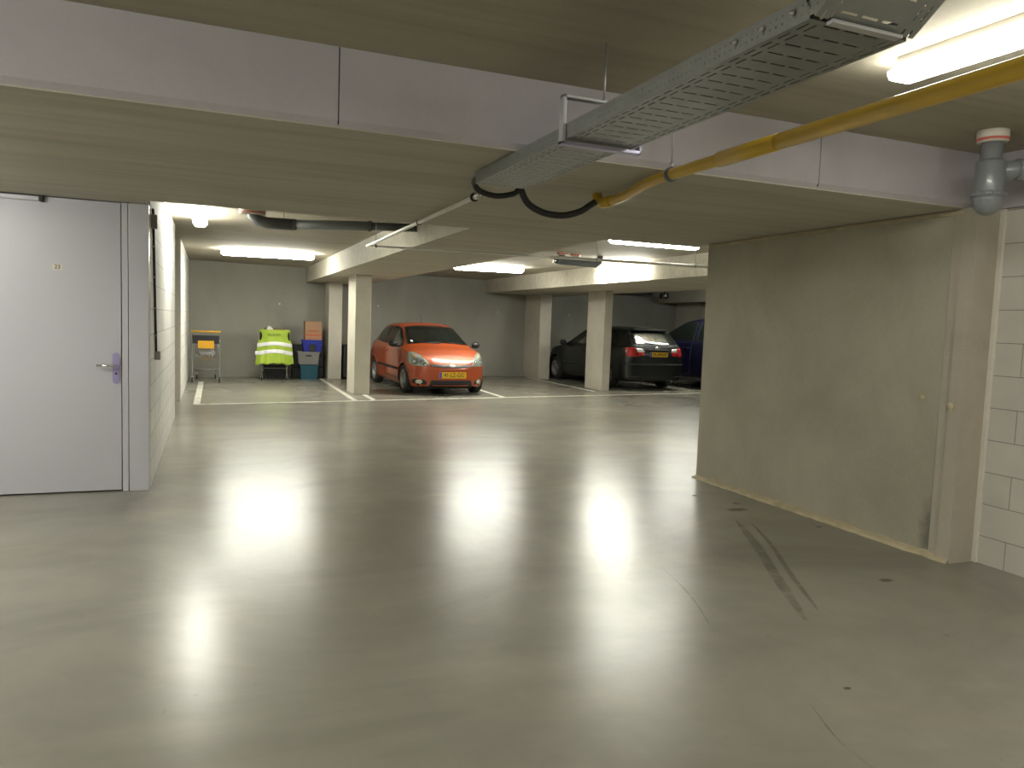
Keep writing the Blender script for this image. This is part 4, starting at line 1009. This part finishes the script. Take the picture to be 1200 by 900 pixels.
def crate(name, x, y, z, wx, wy, h, mat, lab, taper=.9, rim=True, lid=None, cat='crate', slot=None):
    t = empty(name, (x, y, z), lab, cat)
    mb = MB(); a, b = wx/2, wy/2; th = .008
    lo = [(-a*taper, -b*taper), (a*taper, -b*taper), (a*taper, b*taper), (-a*taper, b*taper)]; hi = [(-a, -b), (a, -b), (a, b), (-a, b)]
    V0 = [mb.bm.verts.new((*p, 0)) for p in lo]; V1 = [mb.bm.verts.new((*p, h)) for p in hi]
    I1 = [mb.bm.verts.new((p[0]*(1-th*2/wx), p[1]*(1-th*2/wy), h)) for p in hi]; I0 = [mb.bm.verts.new((p[0]*.97, p[1]*.97, th)) for p in lo]
    mb.bm.faces.new(V0[::-1]); mb.bm.faces.new(I0)
    for i in range(4):
        j = (i+1) % 4; mb.bm.faces.new((V0[i], V0[j], V1[j], V1[i])); mb.bm.faces.new((V1[i], V1[j], I1[j], I1[i])); mb.bm.faces.new((I1[i], I1[j], I0[j], I0[i]))
    mb.build('crate_shell', M[mat], t)
    if rim:
        mb = MB()
        for p, q in (((-a-.01, -b-.01), (a+.01, -b+.006)), ((-a-.01, b-.006), (a+.01, b+.01)), ((-a-.01, -b), (-a+.006, b)), ((a-.006, -b), (a+.01, b))):
            mb.box(p[0], q[0], p[1], q[1], h-.03, h, .002)
        mb.build('crate_rim', M[mat], t)
        mb = MB()
        for k in range(5): x_ = -a*.8+k*a*.4; mb.box(x_-.005, x_+.005, -b*(.5+taper/2)-.012, -b*taper+.012, h*.15, h-.03)
        mb.build('crate_rib', M[mat], t)
    if slot: MB().box(-slot[0]/2, slot[0]/2, -b-.016, -b+.012, slot[1], slot[2], .004).build('hand_hole', M['black'], t)
    if lid: MB().box(-a-.012, a+.012, -b-.012, b+.012, h, h+.025, .006).build('crate_lid', M[lid], t)
    return t
crate('storage_crate', T2[0]+.02, T2[1]+.44, .0, .50, .42, .34, 'black', 'black plastic tub under the trolley with the hi-vis vest', .78)
# stack of boxes
bx, by = 2.33, 19.58
mb = MB(); mb.box(-.36, -.02, 0, .42, 0, .86, .01); mb.box(.03, .40, 0, .42, 0, .82, .01)
bk = empty('black_crate_stack', (2.30, 19.70, 0), 'black crates stacked behind the coloured crates', 'crate')
for k in range(3):
    for x0, x1, dh in ((-.38, -.01, 0), (.02, .37, -.03)):
        MB().box(x0, x1, 0, .40, k*.29, k*.29+.275+(dh if k == 2 else 0), .012).build('black_crate', M['black'], bk)
crate('teal_crate', 2.29, 19.50, 0, .42, .34, .35, 'teal', 'dark teal crate at the bottom of the stack', .92, lid='black')
crate('grey_crate', 2.27, 19.50, .376, .52, .34, .31, 'grey_crate', 'grey crate between the teal crate and the blue crate', .90, slot=(.14, .20, .235))
crate('blue_crate', 2.36, 19.50, .687, .48, .34, .30, 'blue', 'bright blue crate with black middle near the top of the stack', .86, slot=(.15, .02, .19))
t = empty('cardboard_box', (2.38, 19.50, .988), 'brown cardboard box with a red stripe, topmost of the stack', 'box')
MB().box(-.205, .205, -.17, .17, 0, .46, .006).build('carton', M['card'], t)
MB().box(-.206, .206, -.172, -.168, .095, .135).build('printed_stripe', M['cardred'], t)
MB().box(-.206, .206, -.172, -.168, .03, .045).build('printed_stripe', M['cardred'], t)
MB().box(-.03, .03, -.171, .171, 0.458, .463).build('packing_tape', M['brown'], t)
MB().box(-.13, .13, -.1715, -.169, .20, .235).build('printed_mark', M['cardred'], t)
# tall black bin between stub wall and pillar
t = empty('black_bin', (3.42, 19.75, 0), 'tall black bin in the gap between the two left pillars', 'bin')
MB().box(-.26, .26, -.22, .22, .02, .84, .03).build('bin_body', M['black'], t)
MB().box(-.275, .275, -.235, .235, .84, .89, .015).build('bin_lid', M['black'], t)
for x, y in ((-.2, -.17), (.2, -.17), (-.2, .17), (.2, .17)): MB().lathe([(0, -.015), (.03, -.015), (.03, .015), (0, .015)], (x, y, .03), 'X', 14).build('bin_wheel', M['blackrub'], t)
# pale plugs on the far wall
for x, z, lab in ((1.62, 1.86, 'pale round wall plug on the back wall above the hi-vis vest'), (4.22, 1.92, 'pale round wall plug on the back wall above the left of the orange car'), (7.9, 1.9, 'pale round wall plug on the back wall right of the orange car'), (10.4, 1.9, 'pale round wall plug behind the dark green car')):
    tag(MB().lathe([(0, -.02), (.022, -.018), (.026, 0)], (x, yb(x), z), 'Y', 14).build('wall_plug', M['collar']), lab, 'wall plug', None, 'structure')

# ------------------------------------------------------------------ world, camera
w = bpy.data.worlds.new('world'); SC.world = w; w.use_nodes = True
w.node_tree.nodes['Background'].inputs[0].default_value = (.5, .5, .55, 1); w.node_tree.nodes['Background'].inputs[1].default_value = .02
yaw, pitch, roll, hc, fpx = .3816, .0788, .0358, 1.55, 883.4
F = Vector((math.sin(yaw)*math.cos(pitch), math.cos(yaw)*math.cos(pitch), -math.sin(pitch)))
r = Vector((math.cos(yaw), -math.sin(yaw), 0)); u = r.cross(F)
R_ = r*math.cos(roll)+u*math.sin(roll); U_ = -r*math.sin(roll)+u*math.cos(roll)
cd = bpy.data.cameras.new('camera'); cam = bpy.data.objects.new('camera', cd); COL.objects.link(cam)
cam.matrix_world = Matrix(((R_.x, U_.x, -F.x, 0), (R_.y, U_.y, -F.y, 0), (R_.z, U_.z, -F.z, hc), (0, 0, 0, 1)))
cd.sensor_width = 36; cd.lens = fpx*36/1200; cd.clip_start = .05; SC.camera = cam
SC.view_settings.view_transform = 'Standard'; SC.view_settings.look = 'None'; SC.view_settings.gamma = 1
SC.view_settings.use_curve_mapping = False; SC.view_settings.exposure = 0.80
